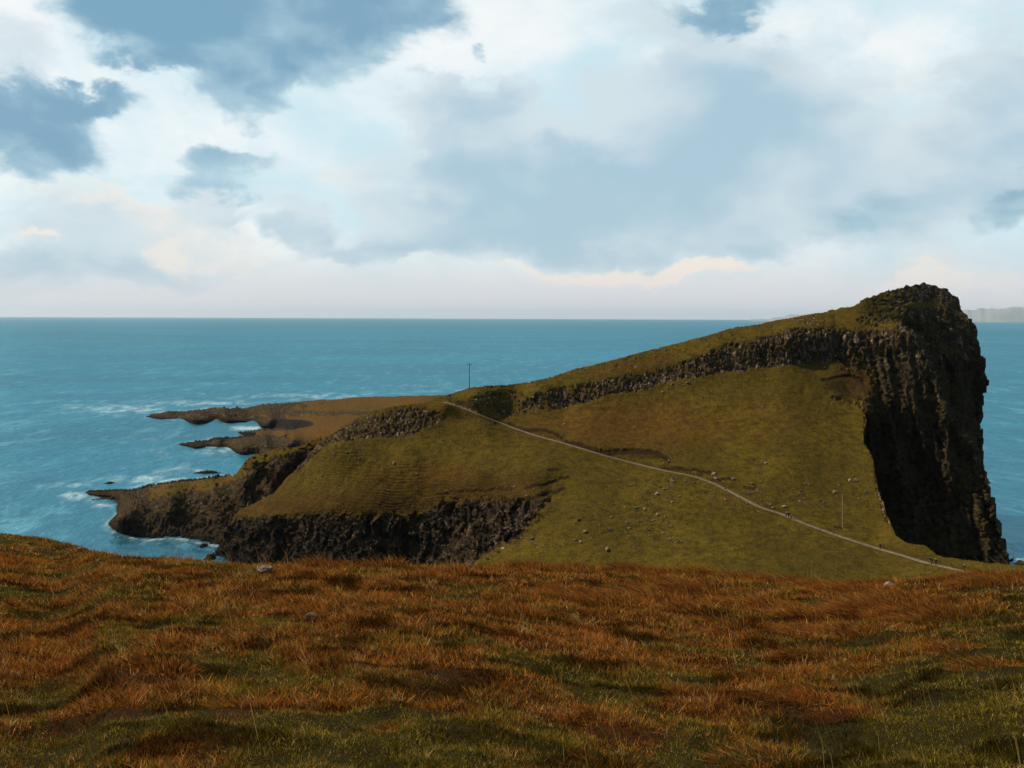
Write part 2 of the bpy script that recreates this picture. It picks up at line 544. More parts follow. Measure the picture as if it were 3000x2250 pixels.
UPPER = [(1046, 1224, 352), (1105, 1199, 350), (1211, 1180, 350), (1300, 1160, 354), (1375, 1136, 362), (1523, 1124, 374), (1675, 1085, 386),
         (1822, 1047, 394), (1989, 1004, 400), (2152, 959, 404), (2300, 933, 407), (2430, 912, 409),
         (1380, 1142, 357), (1464, 1145, 361), (1570, 1142, 366), (1675, 1131, 372), (1800, 1106, 379), (1903, 1090, 384), (1994, 1063, 388),
         (2084, 1031, 390), (2220, 991, 392), (2310, 964, 393), (2430, 963, 394),
         (1346, 1210, 345), (1443, 1216, 351), (1549, 1212, 356), (1658, 1190, 364), (1800, 1152, 372), (1971, 1113, 380), (2107, 1095, 384),
         (2242, 1074, 386), (2378, 1065, 387), (2441, 1058, 388),
         (2450, 1100, 382), (2500, 1165, 372), (2535, 1210, 362)]
MAIN = UPPER + [(1000, 1287, 334), (1084, 1283, 334), (1169, 1275, 335), (1232, 1266, 336), (1308, 1228, 343),
                (1700, 1240, 349), (1900, 1240, 356), (2100, 1170, 368), (2100, 1240, 353), (2100, 1330, 330),
                (2300, 1140, 371), (2300, 1210, 356), (2300, 1360, 318), (2300, 1450, 298), (1900, 1300, 338),
                (2540, 1290, 342), (2571, 1424, 305), (2596, 1500, 287), (2625, 1570, 268), (2712, 1600, 255), (2815, 1641, 240), (3000, 1652, 226), (3150, 1660, 214),
                (1200, 1340, 322), (1400, 1300, 330), (1600, 1380, 308), (1600, 1440, 298),
                (1097, 1508, 315), (800, 1504, 330), (694, 1504, 342), (664, 1544, 341), (639, 1599, 343), (615, 1630, 339),
                (1261, 1489, 310), (1445, 1449, 302), (1594, 1444, 296), (1575, 1513, 284), (1495, 1588, 280), (1375, 1653, 284),
                (1097, 1690, 306), (800, 1640, 323), (1261, 1690, 300), (1500, 1700, 262),
                (1700, 1500, 280), (1700, 1600, 262), (1700, 1700, 244), (1900, 1430, 300), (1900, 1500, 282), (1900, 1700, 238),
                (2200, 1550, 270), (2200, 1710, 229), (2500, 1625, 255), (2500, 1725, 224), (2800, 1720, 214), (3100, 1760, 196), (2000, 1960, 178), (2500, 1990, 172), (3100, 1990, 172), (1600, 1850, 215),
                (900, 1400, 340), (938, 1287, 350), (875, 1367, 348), (803, 1443, 346), (740, 1477, 344), (1000, 1400, 328), (1000, 1460, 322),
                (1200, 1420, 316), (1400, 1400, 308)] + [p for p in PATH_PX[1:-1:2]]

W_EXTRA = [(2490, 903, 409), (2533, 879, 409), (2598, 854, 410), (2663, 838, 410), (2701, 831, 411), (2750, 841, 411), (2788, 862, 410), (2813, 895, 408),
           (2517, 978, 393), (2604, 968, 390), (2640, 955, 389), (2560, 930, 400), (2653, 908, 395), (2720, 908, 397), (2777, 914, 398), (2834, 922, 402),
           (2560, 1100, 382), (2600, 1066, 383), (2570, 1250, 370), (2620, 1300, 369), (2620, 1400, 364), (2700, 1400, 360), (2640, 1560, 346),
           (2700, 1600, 338), (2850, 1640, 328), (2950, 1636, 336), (2973, 1652, 333), (2700, 1680, 314), (2800, 1680, 314), (2900, 1675, 318), (2600, 1660, 322), (2718, 1028, 383), (2761, 1136, 376), (2791, 1212, 371),
           (2837, 1277, 367), (2875, 1370, 362), (2891, 1424, 359), (2913, 1495, 353), (2929, 1576, 346), (2500, 1300, 372), (2540, 1500, 360), (2864, 979, 396),
           (2878, 1044, 392), (2881, 1104, 388), (2875, 1234, 380)]
W_SIL = [(2425, 911), (2490, 903), (2512, 893), (2533, 879), (2560, 868), (2598, 854), (2640, 843), (2663, 838), (2701, 831), (2725, 834), (2750, 841), (2765, 846), (2788, 862),
         (2806, 872), (2810, 884), (2808, 893), (2815, 902), (2822, 912), (2834, 920), (2833, 934), (2843, 938), (2857, 952), (2864, 979), (2870, 1005), (2875, 1030), (2880, 1060), (2881, 1104), (2878, 1150),
         (2875, 1234), (2878, 1315), (2884, 1370), (2891, 1424), (2896, 1470), (2910, 1490), (2913, 1510), (2923, 1545), (2929, 1576), (2940, 1615), (2948, 1636), (2962, 1640), (2976, 1652), (2990, 1664)]
ARETE = [(2640, 955), (2690, 985), (2718, 1028), (2734, 1071), (2761, 1136), (2767, 1180), (2791, 1212), (2810, 1250), (2837, 1277), (2859, 1326), (2880, 1390)]

CRACKS = [([(1520, 1260), (1560, 1258), (1600, 1260), (1620, 1264), (1650, 1280)], 5, .7), ([(1660, 1293), (1705, 1299), (1720, 1309), (1745, 1313), (1752, 1320)], 5, .8),
          ([(1752, 1320), (1800, 1322), (1850, 1318), (1900, 1320), (1930, 1325), (1952, 1336), (1961, 1344)], 8, 1.4),
          ([(1930, 1369), (2000, 1371), (2040, 1378), (2090, 1384)], 4, .7), ([(2108, 1402), (2145, 1401)], 5, .8),
          ([(1540, 1426), (1600, 1416), (1640, 1401), (1666, 1393)], 4, .8), ([(1470, 1456), (1510, 1466), (1540, 1459), (1580, 1450), (1655, 1431)], 4.5, .9),
          ([(1280, 1450), (1340, 1440), (1420, 1434), (1500, 1428)], 3.5, .5), ([(1608, 1375), (1634, 1372)], 4, .5), ([(2180, 1425), (2215, 1430)], 4, .5),
          ([(2440, 1052), (2455, 1047), (2485, 1068), (2512, 1072)], 5, .9), ([(2410, 1112), (2450, 1105), (2490, 1102), (2530, 1116)], 5, .9),
          ([(2446, 1543), (2468, 1544)], 3, .5), ([(1575, 1508), (1592, 1510)], 4, .6), ([(1450, 1240), (1500, 1243), (1540, 1262)], 3, .5),
          ([(1700, 1603), (1760, 1597)], 3, .3)]

# ------------------------------------------------------------------ terrain sheets
SHEETS = []


def sheet(name, region, depth, step, shade, skirt=True, back=40.0, drop=1.0):
    """A terrain surface meshed from a surveyed distance field; shade(px, py, P, N) -> (offset along N, extra xyz, mask, mask2)."""
    rx = [p[0] for p in region]
    ry = [p[1] for p in region]
    xs = np.arange(min(rx), max(rx) + step, step)
    ys = np.arange(min(ry), max(ry) + step, step)
    PX, PY = np.meshgrid(xs, ys)
    cx, cy = PX[:-1, :-1] + step / 2, PY[:-1, :-1] + step / 2
    cell = inside(cx, cy, region)
    vmask = np.zeros(PX.shape, bool)
    vmask[:-1, :-1] |= cell; vmask[1:, :-1] |= cell; vmask[:-1, 1:] |= cell; vmask[1:, 1:] |= cell
    Dm = depth(PX, PY)
    P = unproj(PX, PY, Dm)
    gx = np.gradient(P, axis=1)
    gy = np.gradient(P, axis=0)
    N = np.cross(gy, gx)
    N /= np.linalg.norm(N, axis=-1, keepdims=True) + 1e-12
    flip = (N * (P - np.array([0, 0, EYE]))).sum(-1) > 0
    N[flip] *= -1
    idx = -np.ones(PX.shape, int)
    idx[vmask] = np.arange(vmask.sum())
    px, py, p, nn = PX[vmask], PY[vmask], P[vmask], N[vmask]
    off, extra, mask, mask2 = shade(px, py, p, nn)
    v = p + nn * off[:, None] + extra
    q = np.stack([idx[:-1, :-1], idx[1:, :-1], idx[1:, 1:], idx[:-1, 1:]], -1)[cell]
    V, Q, M1, M2 = [v], [q], [mask], [mask2]
    if skirt:
        cp = np.pad(cell, 1)
        E = []
        i, j = np.nonzero(cell & ~cp[:-2, 1:-1]); E.append(np.stack([idx[i, j], idx[i, j + 1]], -1))
        i, j = np.nonzero(cell & ~cp[2:, 1:-1]); E.append(np.stack([idx[i + 1, j + 1], idx[i + 1, j]], -1))
        i, j = np.nonzero(cell & ~cp[1:-1, :-2]); E.append(np.stack([idx[i + 1, j], idx[i, j]], -1))
        i, j = np.nonzero(cell & ~cp[1:-1, 2:]); E.append(np.stack([idx[i, j + 1], idx[i + 1, j + 1]], -1))
        E = np.concatenate(E)
        u, inv = np.unique(E, return_inverse=True)
        inv = inv.reshape(E.shape)
        base = v[u]
        dirn = base[:, :2] / np.linalg.norm(base[:, :2], axis=1, keepdims=True)
        prev = u
        tot = len(v)
        fs = min(1.0, back / 40.0)
        for k, (bk, dn) in enumerate([(1.0 * fs, 0.25), (3.0 * fs, 1.4), (7.0 * fs, 4.5), (15.0 * fs, 12.0), (back, 200.0)]):
            nb = base.copy()
            nb[:, :2] += dirn * bk
            wob = fbm(np.c_[base[:, 0] / 6, base[:, 1] / 6, base[:, 2] / 6 + k], 3, 5) * min(bk, 6) * 0.5
            nb[:, 2] = np.maximum(base[:, 2] - (dn if drop == 1.0 else min(dn, 4.0) * drop) + wob * (1 if drop == 1.0 else .4), -3.0)
            ids = tot + np.arange(len(u))
            tot += len(u)
            V.append(nb); M1.append(mask[u]); M2.append(mask2[u])
            Q.append(np.stack([prev[inv[:, 0]], prev[inv[:, 1]], ids[inv[:, 1]], ids[inv[:, 0]]], -1))
            prev = ids
    V = np.concatenate(V); Q = np.concatenate(Q); M1 = np.concatenate(M1); M2 = np.concatenate(M2)
    me = np_mesh(name, V, Q)
    col_attr(me, 'mask', M1)
    col_attr(me, 'mask2', M2)
    o = link(name, me, TERRAIN)
    tag(o, kind='structure')
    SHEETS.append((px, py, v, o))
    return o


def pick(px, py, which=None):
    """the surveyed surface point seen at a pixel (nearest surface)"""
    best, bd = None, 1e9
    for k, (sx, sy, v, o) in enumerate(SHEETS):
        if which is not None and k != which:
            continue
        d = v[:, 1]
        X = v[:, 0] / d * F
        Y = (EYE - v[:, 2]) / d * F
        qx = X - ROLL * Y + PX0
        qy = Y + ROLL * X + PY0
        e = np.hypot(qx - px, qy - py)
        i = int(np.argmin(e + (d > bd + 3) * 50))
        if e[i] < 6 and (best is None or d[i] < bd):
            best, bd = v[i], d[i]
    return best


def rock_relief(p, m, amp=1.0, sx=1.5, sz=3.0, seed=3, pale_cut=0.80, warp=1.0):
    """columnar, broken rock: offset along the normal and the pale-block value"""
    off = np.zeros(len(p))
    pale = np.zeros(len(p))
    s = m > 0.02
    q = p[s]
    wv = np.stack([fbm(q / 4.0, 3, 91), fbm(q / 4.0, 2, 92), fbm(q / 4.0, 2, 93)], -1) * 2.0 * warp
    qq = (q + wv) / np.array([sx, sx * 1.6, sz])
    d1, d2, r1, r2 = voronoi(qq, seed)
    e1, e2, t1, t2 = voronoi((q + wv * .8) / np.array([sx * 0.5, sx * 0.5, sz * 0.36]), seed + 70)
    crack = smooth(d2 - d1, 0.0, 0.22)
    crack2 = smooth(e2 - e1, 0.0, 0.2)
    big = -np.abs(fbm(q / np.array([5.5, 5.5, 16.0]), 3, seed + 50)) * 2.6
    o = amp * ((r1 - 0.5) * 1.1 * crack - (1 - crack) * 0.6 + (t1 - 0.5) * 0.5 * crack2 + big + fbm(q / 0.9, 2, seed + 52) * .35)
    off[s] = o * m[s]
    clus = smooth(fbm(q / np.array([6.0, 6.0, 4.0]), 3, seed + 61), -0.15, 0.25)
    pale[s] = np.where((r2 > pale_cut) | (t2 > pale_cut + .06), np.minimum(crack, crack2), 0) * smooth(m[s], 0.3, 0.7) * (0.25 + .75 * clus)
    return off, pale


def band(px, py, top, bot, nz, soft=5.0):
    t = pl(px, top) + nz * 14
    b = pl(px, bot) + nz * 14
    return smooth(py, t - soft, t + soft) * smooth(py, b + soft, b - soft)


def grass_relief(p, amp=1.0):
    return amp * (fbm(p / 7.0, 3, 1) * 0.45 + fbm(p / 1.6, 2, 9) * 0.16)


def terracettes(p, wl=0.85):
    ph = p[:, 2] / wl + fbm(p / np.array([22.0, 22.0, 9.0]), 3, 31) * 2.2
    s = ph - np.floor(ph)
    saw = smooth(s, 0.0, 0.75) - smooth(s, 0.75, 1.0)
    return saw - 0.5


def path_flatten(v, width=1.35, blend=3.2):
    pts = PATH3
    best = np.full(len(v), 1e9)
    zz = np.zeros(len(v))
    for a, b in zip(pts[:-1], pts[1:]):
        d = b[:2] - a[:2]
        t = np.clip(((v[:, :2] - a[:2]) @ d) / (d @ d), 0, 1)
        q = a[:2] + t[:, None] * d
        e = np.hypot(*(v[:, :2] - q).T)
        n = e < best
        best = np.where(n, e, best)
        zz = np.where(n, a[2] + t * (b[2] - a[2]), zz)
    f = 1 - smooth(best, width, blend)
    return f, zz, best


main_depth = Field(MAIN)
_pp = []
for k in range(len(PATH_PX) - 1):
    for t in np.linspace(0, 1, 8, endpoint=False):
        _pp.append([PATH_PX[k][j] * (1 - t) + PATH_PX[k + 1][j] * t for j in (0, 1)])
_pp = np.array(_pp)
PATH3 = unproj(_pp[:, 0], _pp[:, 1], main_depth(_pp[:, 0], _pp[:, 1]))
for _ in range(6):
    PATH3[1:-1] = PATH3[1:-1] * 0.5 + (PATH3[:-2] + PATH3[2:]) * 0.25

OUT_TOP = [(990, 1245), (1046, 1226), (1105, 1202), (1156, 1195), (1211, 1192), (1260, 1200), (1310, 1206)]
OUT_BOT = [(990, 1290), (1084, 1285), (1169, 1277), (1232, 1266), (1270, 1244), (1310, 1230)]
CLIFF_TOP = [(600, 1500), (694, 1502), (799, 1500), (968, 1492), (1097, 1500), (1197, 1497), (1261, 1478), (1306, 1452), (1445, 1452), (1594, 1446), (1640, 1440)]
CLIFF_BOT = [(600, 1900), (1375, 1670), (1420, 1618), (1495, 1585), (1575, 1512), (1600, 1466), (1640, 1440)]
FOLD_ROCK = [(1046, 1230), (1000, 1262), (938, 1300), (900, 1330), (868, 1372)]


def cliff_mask(px, py):
    return smooth(py, pl(px, CLIFF_TOP), pl(px, CLIFF_TOP) + 30) * smooth(py, pl(px, CLIFF_BOT) + 2, pl(px, CLIFF_BOT) - 20) * (px > 640)


def shade_main(px, py, p, n):
    nz = fbm(np.c_[px / 60, py / 40, px * 0], 3, 7)
    nf = fbm(np.c_[px / 14, py / 10, px * 0], 3, 17)
    crag = band(px, py, CRAG_TOP, CRAG_BOT, nz * .6 + nf * .5) * (px > 1300) * smooth(px, 1310, 1370)
    # the crag thins out to scattered blocks toward the left
    crag *= np.where(px < 1750, smooth(nf + nz + (px - 1500) / 500.0, -0.1, 0.35), 1.0)
    out = band(px, py, OUT_TOP, OUT_BOT, nz + nf * .5) * smooth(px, 1330, 1250) * smooth(nf + 0.45, 0.1, 0.4)
    cl = band(px, py, CLIFF_TOP, CLIFF_BOT, nz * 2.0 + nf * 1.3, 10)
    cl *= smooth(nf + nz + (py - pl(px, CLIFF_TOP)) / 70.0, -.25, .25)
    cl *= np.clip(0.62 + smooth(py - pl(px, CLIFF_TOP), 5, 45), 0, 1)
    fo = (1 - smooth(segdist(px, py, FOLD_ROCK), 8, 24)) * smooth(nf, -0.35, 0.15)
    rim = (1 - smooth(segdist(px, py, [(2440, 1165), (2517, 1182), (2536, 1207), (2535, 1294), (2560, 1342), (2571, 1424), (2590, 1500), (2610, 1545)]), 2, 7)) * smooth(nf, -.25, .1)
    rim = np.maximum(rim, (1 - smooth(segdist(px, py, [(2575, 1430), (2588, 1470), (2600, 1512)]), 5, 14)) * smooth(nf, -.2, .2))
    gully = (1 - smooth(segdist(px, py, [(1425, 1640), (1475, 1606), (1520, 1575), (1580, 1520)]), 2, 7)) * smooth(nf, -0.1, 0.2)
    ridge_r = (1 - smooth(py - pl(px, RIDGE), 3, 12)) * smooth(nf + nz * .5, 0.05, 0.3) * (px > 1290)
    up = smooth(nf + nz * .7, 0.30, 0.45) * (px > 1750) * (py < pl(px, CRAG_TOP)) * 0.9
    slump = (1 - smooth(np.hypot((px - 2495) / 85, (py - 1128) / 46) + nz * .35 + nf * .3, 0.7, 1.05)) * 0.95
    rock = np.clip(np.maximum.reduce([crag, out, cl, fo, rim * .9, gully, ridge_r, up]), 0, 1)
    r_off, pale = rock_relief(p, rock, 1.0, .95, 3.6, pale_cut=.70, warp=.55)
    scrub_shade = band(px, py, [(x, y - 62) for x, y in CLIFF_TOP], CLIFF_BOT, nz * 2.2 + nf * 1.2, 44) * (1 - rock) * smooth(px, 1670, 1540)  # dark heather above the cliff, with the slope's weaker light in its colour
    r_off *= np.where(cl > 0.4, 1.0, 0.85) * np.where(np.maximum(up, ridge_r) > np.maximum(crag, out), .35, 1.0)
    grass = 1 - rock
    slope_t = np.clip(smooth(px, 1750, 1450) * smooth(py, 1250, 1330) + 1.6 * smooth(py, 1560, 1610) * smooth(px, 2150, 1900), 0, 1.6)
    off = grass_relief(p) * grass + r_off + 0.13 * terracettes(p) * slope_t * grass * smooth(fbm(p / np.array([9., 9., 3.]), 3, 37), -.25, .25) + 0.06 * terracettes(p, 1.1) * grass
    rust = np.exp(-(((px - 1850) / 420) ** 2 + ((py - 1245) / 105) ** 2)) * 1.0
    rust = np.maximum(rust, np.exp(-(((px - 2250) / 300) ** 2 + ((py - 1235) / 120) ** 2)) * 0.62)
    rust = np.maximum(rust, np.exp(-(((px - 1850) / 220) ** 2 + ((py - pl(px, CRAG_TOP) + 25) / 22) ** 2)) * 0.9)
    rust = np.maximum(rust, np.exp(-(((px - 1250) / 330) ** 2 + ((py - 1400) / 75) ** 2)) * 0.85)
    rust = np.maximum(rust, np.exp(-(((px - 2400) / 250) ** 2 + ((py - 940) / 22) ** 2)) * 0.7)
    rust = np.maximum(rust, np.exp(-(((px - 2150) / 120) ** 2 + ((py - 1470) / 30) ** 2)) * 0.6)
    rust = np.maximum(rust, np.exp(-(((px - 2500) / 60) ** 2 + ((py - 1080) / 40) ** 2)) * 0.9)
    soil = np.maximum(slump * 0.75, scrub_shade * (.5 + .5 * smooth(nf + nz, -.3, .3)) * .62)
    rust = np.maximum(rust, scrub_shade * .8)
    lean_c = smooth(py - pl(px, CLIFF_TOP), 0, 60)
    for line, wd, dep in CRACKS:
        jag = fbm(np.c_[px / 26, px * 0, px * 0 + wd], 4, 41, .6) * 7
        d = segdist(px, py + jag, line)
        below = segdist(px, py + jag - wd * 0.8, line)
        k = 1 - smooth(np.minimum(d, below), wd * 0.45, wd * 0.9)
        shallow = dep < 0.4
        off = off - dep * .38 * (1 - smooth(np.minimum(d, below), wd * .35, wd * .85))
        if not shallow:
            soil = np.maximum(soil, k * 0.95)
        off = off
    big = (1 - smooth(np.hypot((px - 1895) / 62, (py - 1336) / 11), 0.7, 1.15))
    soil = np.maximum(soil, big * 0.6)
    # path bench
    v = p + n * off[:, None]
    f, zz, dist = path_flatten(v)
    f = f * (py > 1172)
    extra = np.zeros_like(p)
    extra[:, 2] = f * (zz - v[:, 2] - 0.06)
    rock = rock * (1 - f)
    bank = (1 - smooth(np.abs(dist - 2.4), 0.3, 1.3)) * (v[:, 2] > zz + 0.15) * smooth(nf, -.3, .1)
    soil = np.maximum(soil, bank * 0.5)
    moss = np.clip(0.6 - cl * .35, 0, 1)
    wet = np.clip(cl * (smooth(p[:, 2], 5.0, 1.0) + smooth(fbm(np.c_[px / 17, py / 90, px * 0], 3, 88), -.15, .25) * .75), 0, 1)
    pale = pale * np.clip(1.0 - cl * (0.35 + .55 * smooth(px, 1000, 760)) + rim * .4, 0, 1) * smooth(p[:, 2], 2, 6)
    pale = np.maximum(pale, rim * smooth(nf, 0.05, 0.25) * smooth(py, 1380, 1420))
    return off * (1 - 0), extra, np.stack([rock, np.clip(rust, 0, 1), np.clip(soil, 0, 1)], -1), np.stack([pale, wet, moss], -1)


region = list(reversed(FOLD)) + RIDGE[1:] + [(2480, 908), (2520, 925), (2528, 1100), (2530, 1192)] + EDGE[3:] + [(3150, 1990), (2400, 1990), (1800, 1900), (1400, 1780), (1000, 1720), (700, 1700), (600, 1665)]
main = sheet('headland', region, lambda px, py: main_depth(px, py) + cliff_mask(px, py) * (-np.abs(fbm(np.stack([px / 50 + fbm(np.stack([px / 60, py / 45, px * 0], -1), 2, 15) * .8, py / 190, px * 0], -1), 3, 155)) * -6 - 1.5) + 2.2 * smooth(px, 2440, 2525) * smooth(py, 1190, 1130), 1.7, shade_main)

w_field = Field(UPPER[6:] + W_EXTRA, c=22)


def w_depth(px, py):
    d = w_field(px, py)
    ax = pl(py, [(y, x) for x, y in ARETE])
    wob = fbm(np.stack([py / 22, py * 0, py * 0], -1), 3, 77) * 10
    rec = smooth(px, ax + wob - 2, ax + wob + 16) * smooth(py, 1400, 1300)
    dome_ = smooth(px, 2500, 2760)
    k_ = smooth(py, 935, 985)
    rec = (rec * k_ + dome_ * (1 - k_)) * 30
    # broad ribs down the face
    rib = fbm(np.stack([(px - (py - 1000) * 0.18) / 38, py / 260, px * 0], -1), 3, 55) * 9 * smooth(py, 980, 1080) * smooth(px, 2500, 2580)
    return d + rec + rib + 1.4 * smooth(px, 2520, 2430) + 3 * smooth(px, 2520, 2440) * smooth(py, 1100, 1150)


def shade_wall(px, py, p, n):
    nz = fbm(np.c_[px / 60, py / 40, px * 0 + 3], 3, 7)
    nf = fbm(np.c_[px / 14, py / 10, px * 0 + 3], 3, 17)
    top = pl(px, [(2420, 963), (2517, 976), (2604, 968), (2640, 955), (2648, 915), (2660, 906), (2777, 914), (2826, 922), (2840, 935), (2900, 935)])
    rock = smooth(py + nz * 8 + nf * 5, top - 4, top + 4)
    grass_patch = (1 - smooth(np.hypot((px - 2700) / 60, (py - 895) / 9), 0.7, 1.2))
    dome = smooth(nf + nz * .6 + (px - 2560) / 260.0, 0.02, 0.2) * (py < top) * (1 - grass_patch)
    edge_r = smooth(px, 2790, 2806) * (py < top + 30)
    rock = np.clip(np.maximum.reduce([rock, dome * .95, edge_r]), 0, 1)
    slump = (1 - smooth(np.hypot((px - 2495) / 85, (py - 1125) / 52) + nz * .35 + nf * .3, 0.7, 1.05))
    rock = np.maximum(rock * (1 - slump * smooth(py, 1066, 1085)), 0)
    r1, pale = rock_relief(p, rock, 1.15, 1.5, 7.5, seed=13, warp=.6)
    r1 = r1 * (.4 + .6 * smooth(py, top - 12, top + 25))
    big = fbm(p / np.array([14.0, 14.0, 40.0]), 3, 66) * 1.8 * rock * smooth(py, 990, 1080)
    rid = -np.abs(fbm(p / np.array([5.0, 5.0, 18.0]), 3, 68)) * 3.2 * rock * smooth(py, 960, 1040)
    off = grass_relief(p) * (1 - rock) + r1 + big + rid + .5
    off = off * (.5 + .5 * smooth(px, 2425, 2470))
    soil = slump * smooth(py, 1060, 1078) * (.72 + .28 * smooth(nf, -.2, .2))
    for line, wd, dep in CRACKS[10:12]:
        d = segdist(px, py + nf * 4, line)
        off = off - dep * (1 - smooth(d, wd * .3, wd * 1.3))
        soil = np.maximum(soil, (1 - smooth(d, wd * 0.5, wd)))
    rust = np.clip(np.exp(-(((px - 2400) / 250) ** 2 + ((py - 940) / 22) ** 2)) * 0.7 + slump * .5, 0, 1)
    moss = np.clip(0.55 + fbm(p / 9, 3, 5) * .6, 0, .75)
    # the upper ledges carry pale lichen, the lower face hardly any
    pale = pale * np.clip(smooth(py, 1120, 1000) * 0.9 + smooth(nf, 0.15, 0.5) * 0.35, 0, 1)
    wet = smooth(p[:, 2], 6, 1) * rock
    ar = (1 - smooth(np.abs(segdist(px, py, ARETE)), 4, 20)) * smooth(px, pl(py, [(y, x) for x, y in ARETE]) + 6, pl(py, [(y, x) for x, y in ARETE]) - 4)
    pale = np.maximum(pale, ar * smooth(nf, .0, .3) * .6)
    moss = np.clip(moss + ar * .5, 0, 1)
    dark = np.clip(smooth(py, 1000, 1150) * smooth(nz, 0.25, -0.25) * .2, 0, 1) * rock
    return off, np.zeros_like(p), np.stack([rock, rust, np.clip(soil, 0, 1)], -1), np.stack([pale, np.clip(wet + dark, 0, 1), moss], -1)


def rough_line(line, amp, stepl=5.0, seed=5):
    a = np.array(line, float)
    sl = np.r_[0, np.cumsum(np.hypot(*np.diff(a, axis=0).T))]
    t = np.arange(0, sl[-1], stepl)
    x, y = np.interp(t, sl, a[:, 0]), np.interp(t, sl, a[:, 1])
    return list(zip(x + fbm(np.c_[t / 34, t * 0, t * 0], 4, seed) * amp, y + fbm(np.c_[t / 16, t * 0 + 9, t * 0], 3, seed + 3) * amp * .7))


region = rough_line(W_SIL, 14.0) + [(2990, 1685), (2600, 1690), (2540, 1500), (2490, 1260), (2440, 1170), (2425, 1100)]
sheet('cliff', region, w_depth, 1.6, shade_wall, back=32.0, drop=.6)


def zpts(items):
    return [(x, y, ddz(x, y, z)) for x, y, z in items]


# the lower headland beyond the fold
S_SIL = [(940, 1278), (926, 1283), (892, 1302), (875, 1308), (845, 1311), (808, 1316), (770, 1325), (740, 1333), (722, 1346), (715, 1359), (700, 1376), (689, 1388), (643, 1389), (600, 1395), (559, 1399), (530, 1400), (500, 1406),
         (470, 1411), (440, 1413), (410, 1420), (385, 1424), (340, 1431), (300, 1431), (262, 1433), (248, 1438), (258, 1445), (300, 1450), (330, 1452), (270, 1459), (263, 1464), (275, 1472), (320, 1478),
         (339, 1487), (345, 1500), (325, 1518), (313, 1533), (330, 1552), (360, 1566), (428, 1577), (495, 1572), (540, 1574), (580, 1587), (640, 1598)]
S_PTS = [(926, 1283, 374), (875, 1310, 380), (808, 1316, 384), (740, 1333, 386)] + zpts([
    (689, 1388, 17), (643, 1390, 15), (559, 1407, 11), (470, 1422, 8), (390, 1430, 5), (300, 1440, 2), (251, 1440, .5), (263, 1464, 0.4), (339, 1486, .3), (330, 1455, 1.6), (350, 1470, 2.0),
    (381, 1473, 8), (345, 1500, 5.5), (495, 1447, 12.5), (622, 1430, 15), (706, 1402, 20), (314, 1534, 0), (360, 1566, 0), (428, 1577, 0), (495, 1573, 0), (580, 1587, 0), (640, 1602, 0),
    (420, 1530, 4), (550, 1530, 4), (650, 1540, 5), (700, 1560, 4), (700, 1620, 0), (875, 1400, 20), (800, 1480, 12), (760, 1400, 20), (820, 1380, 26), (700, 1450, 15), (560, 1470, 10)])
s_field = Field(S_PTS, c=20)


def shade_s(px, py, p, n):
    nz = fbm(np.c_[px / 50, py / 30, px * 0 + 9], 3, 7)
    nf = fbm(np.c_[px / 14, py / 10, px * 0 + 9], 3, 17)
    rim = pl(px, [(250, 1420), (381, 1472), (495, 1448), (622, 1428), (700, 1398), (740, 1360), (800, 1338), (900, 1310), (940, 1300)])
    rock = smooth(py + nz * 12 + nf * 10, rim - 2, rim + 10)
    shelf = (1 - smooth(segdist(px, py, [(660, 1387), (600, 1395), (559, 1399), (500, 1406), (440, 1413), (385, 1424), (250, 1435)]), 6, 10)) * (px < 665)
    rock = np.clip(np.maximum.reduce([rock, shelf, smooth(px, 470, 400), smooth(nf, 0.12, 0.3) * .9]), 0, 1)
    low = smooth(py, pl(px, S_SIL[17:11:-1] if False else [(250, 1440), (390, 1434), (470, 1428), (640, 1396), (940, 1200)]), pl(px, [(250, 1436), (390, 1424), (640, 1386), (940, 1200)]))
    r1, pale = rock_relief(p, rock, .9, 1.3, 3.6, seed=23, warp=.6)
    amp = np.where(px < 360, 0.4, 1.0)
    off = grass_relief(p) * (1 - rock) + r1 * amp - np.abs(fbm(p / np.array([7, 7, 14.0]), 3, 68)) * 2.2 * rock * amp
    rust = np.clip(0.45 + nz + smooth(px, 560, 640) * smooth(px, 720, 660) * .3, 0, 1)
    wet = smooth(p[:, 2], 2.8, 1.0) * 0.7 + smooth(py, 1500, 1540) * smooth(nz, .3, -.2) * .4
    wet = np.maximum(wet, shelf * .9)
    pale = pale * 0.45 * smooth(p[:, 2], 3, 7)
    ledge = smooth(p[:, 2], 2.2, 1.0) * smooth(nf, -0.2, 0.2)
    moss = np.full(len(px), .35)
    return off, np.zeros_like(p), np.stack([rock, rust, ledge * 0], -1), np.stack([pale, np.clip(wet - ledge * .5, 0, 1), moss], -1)


sheet('lower_headland', S_SIL + [(660, 1640), (760, 1640), (900, 1450), (960, 1330)], s_field, 1.6, shade_s, back=30.0)

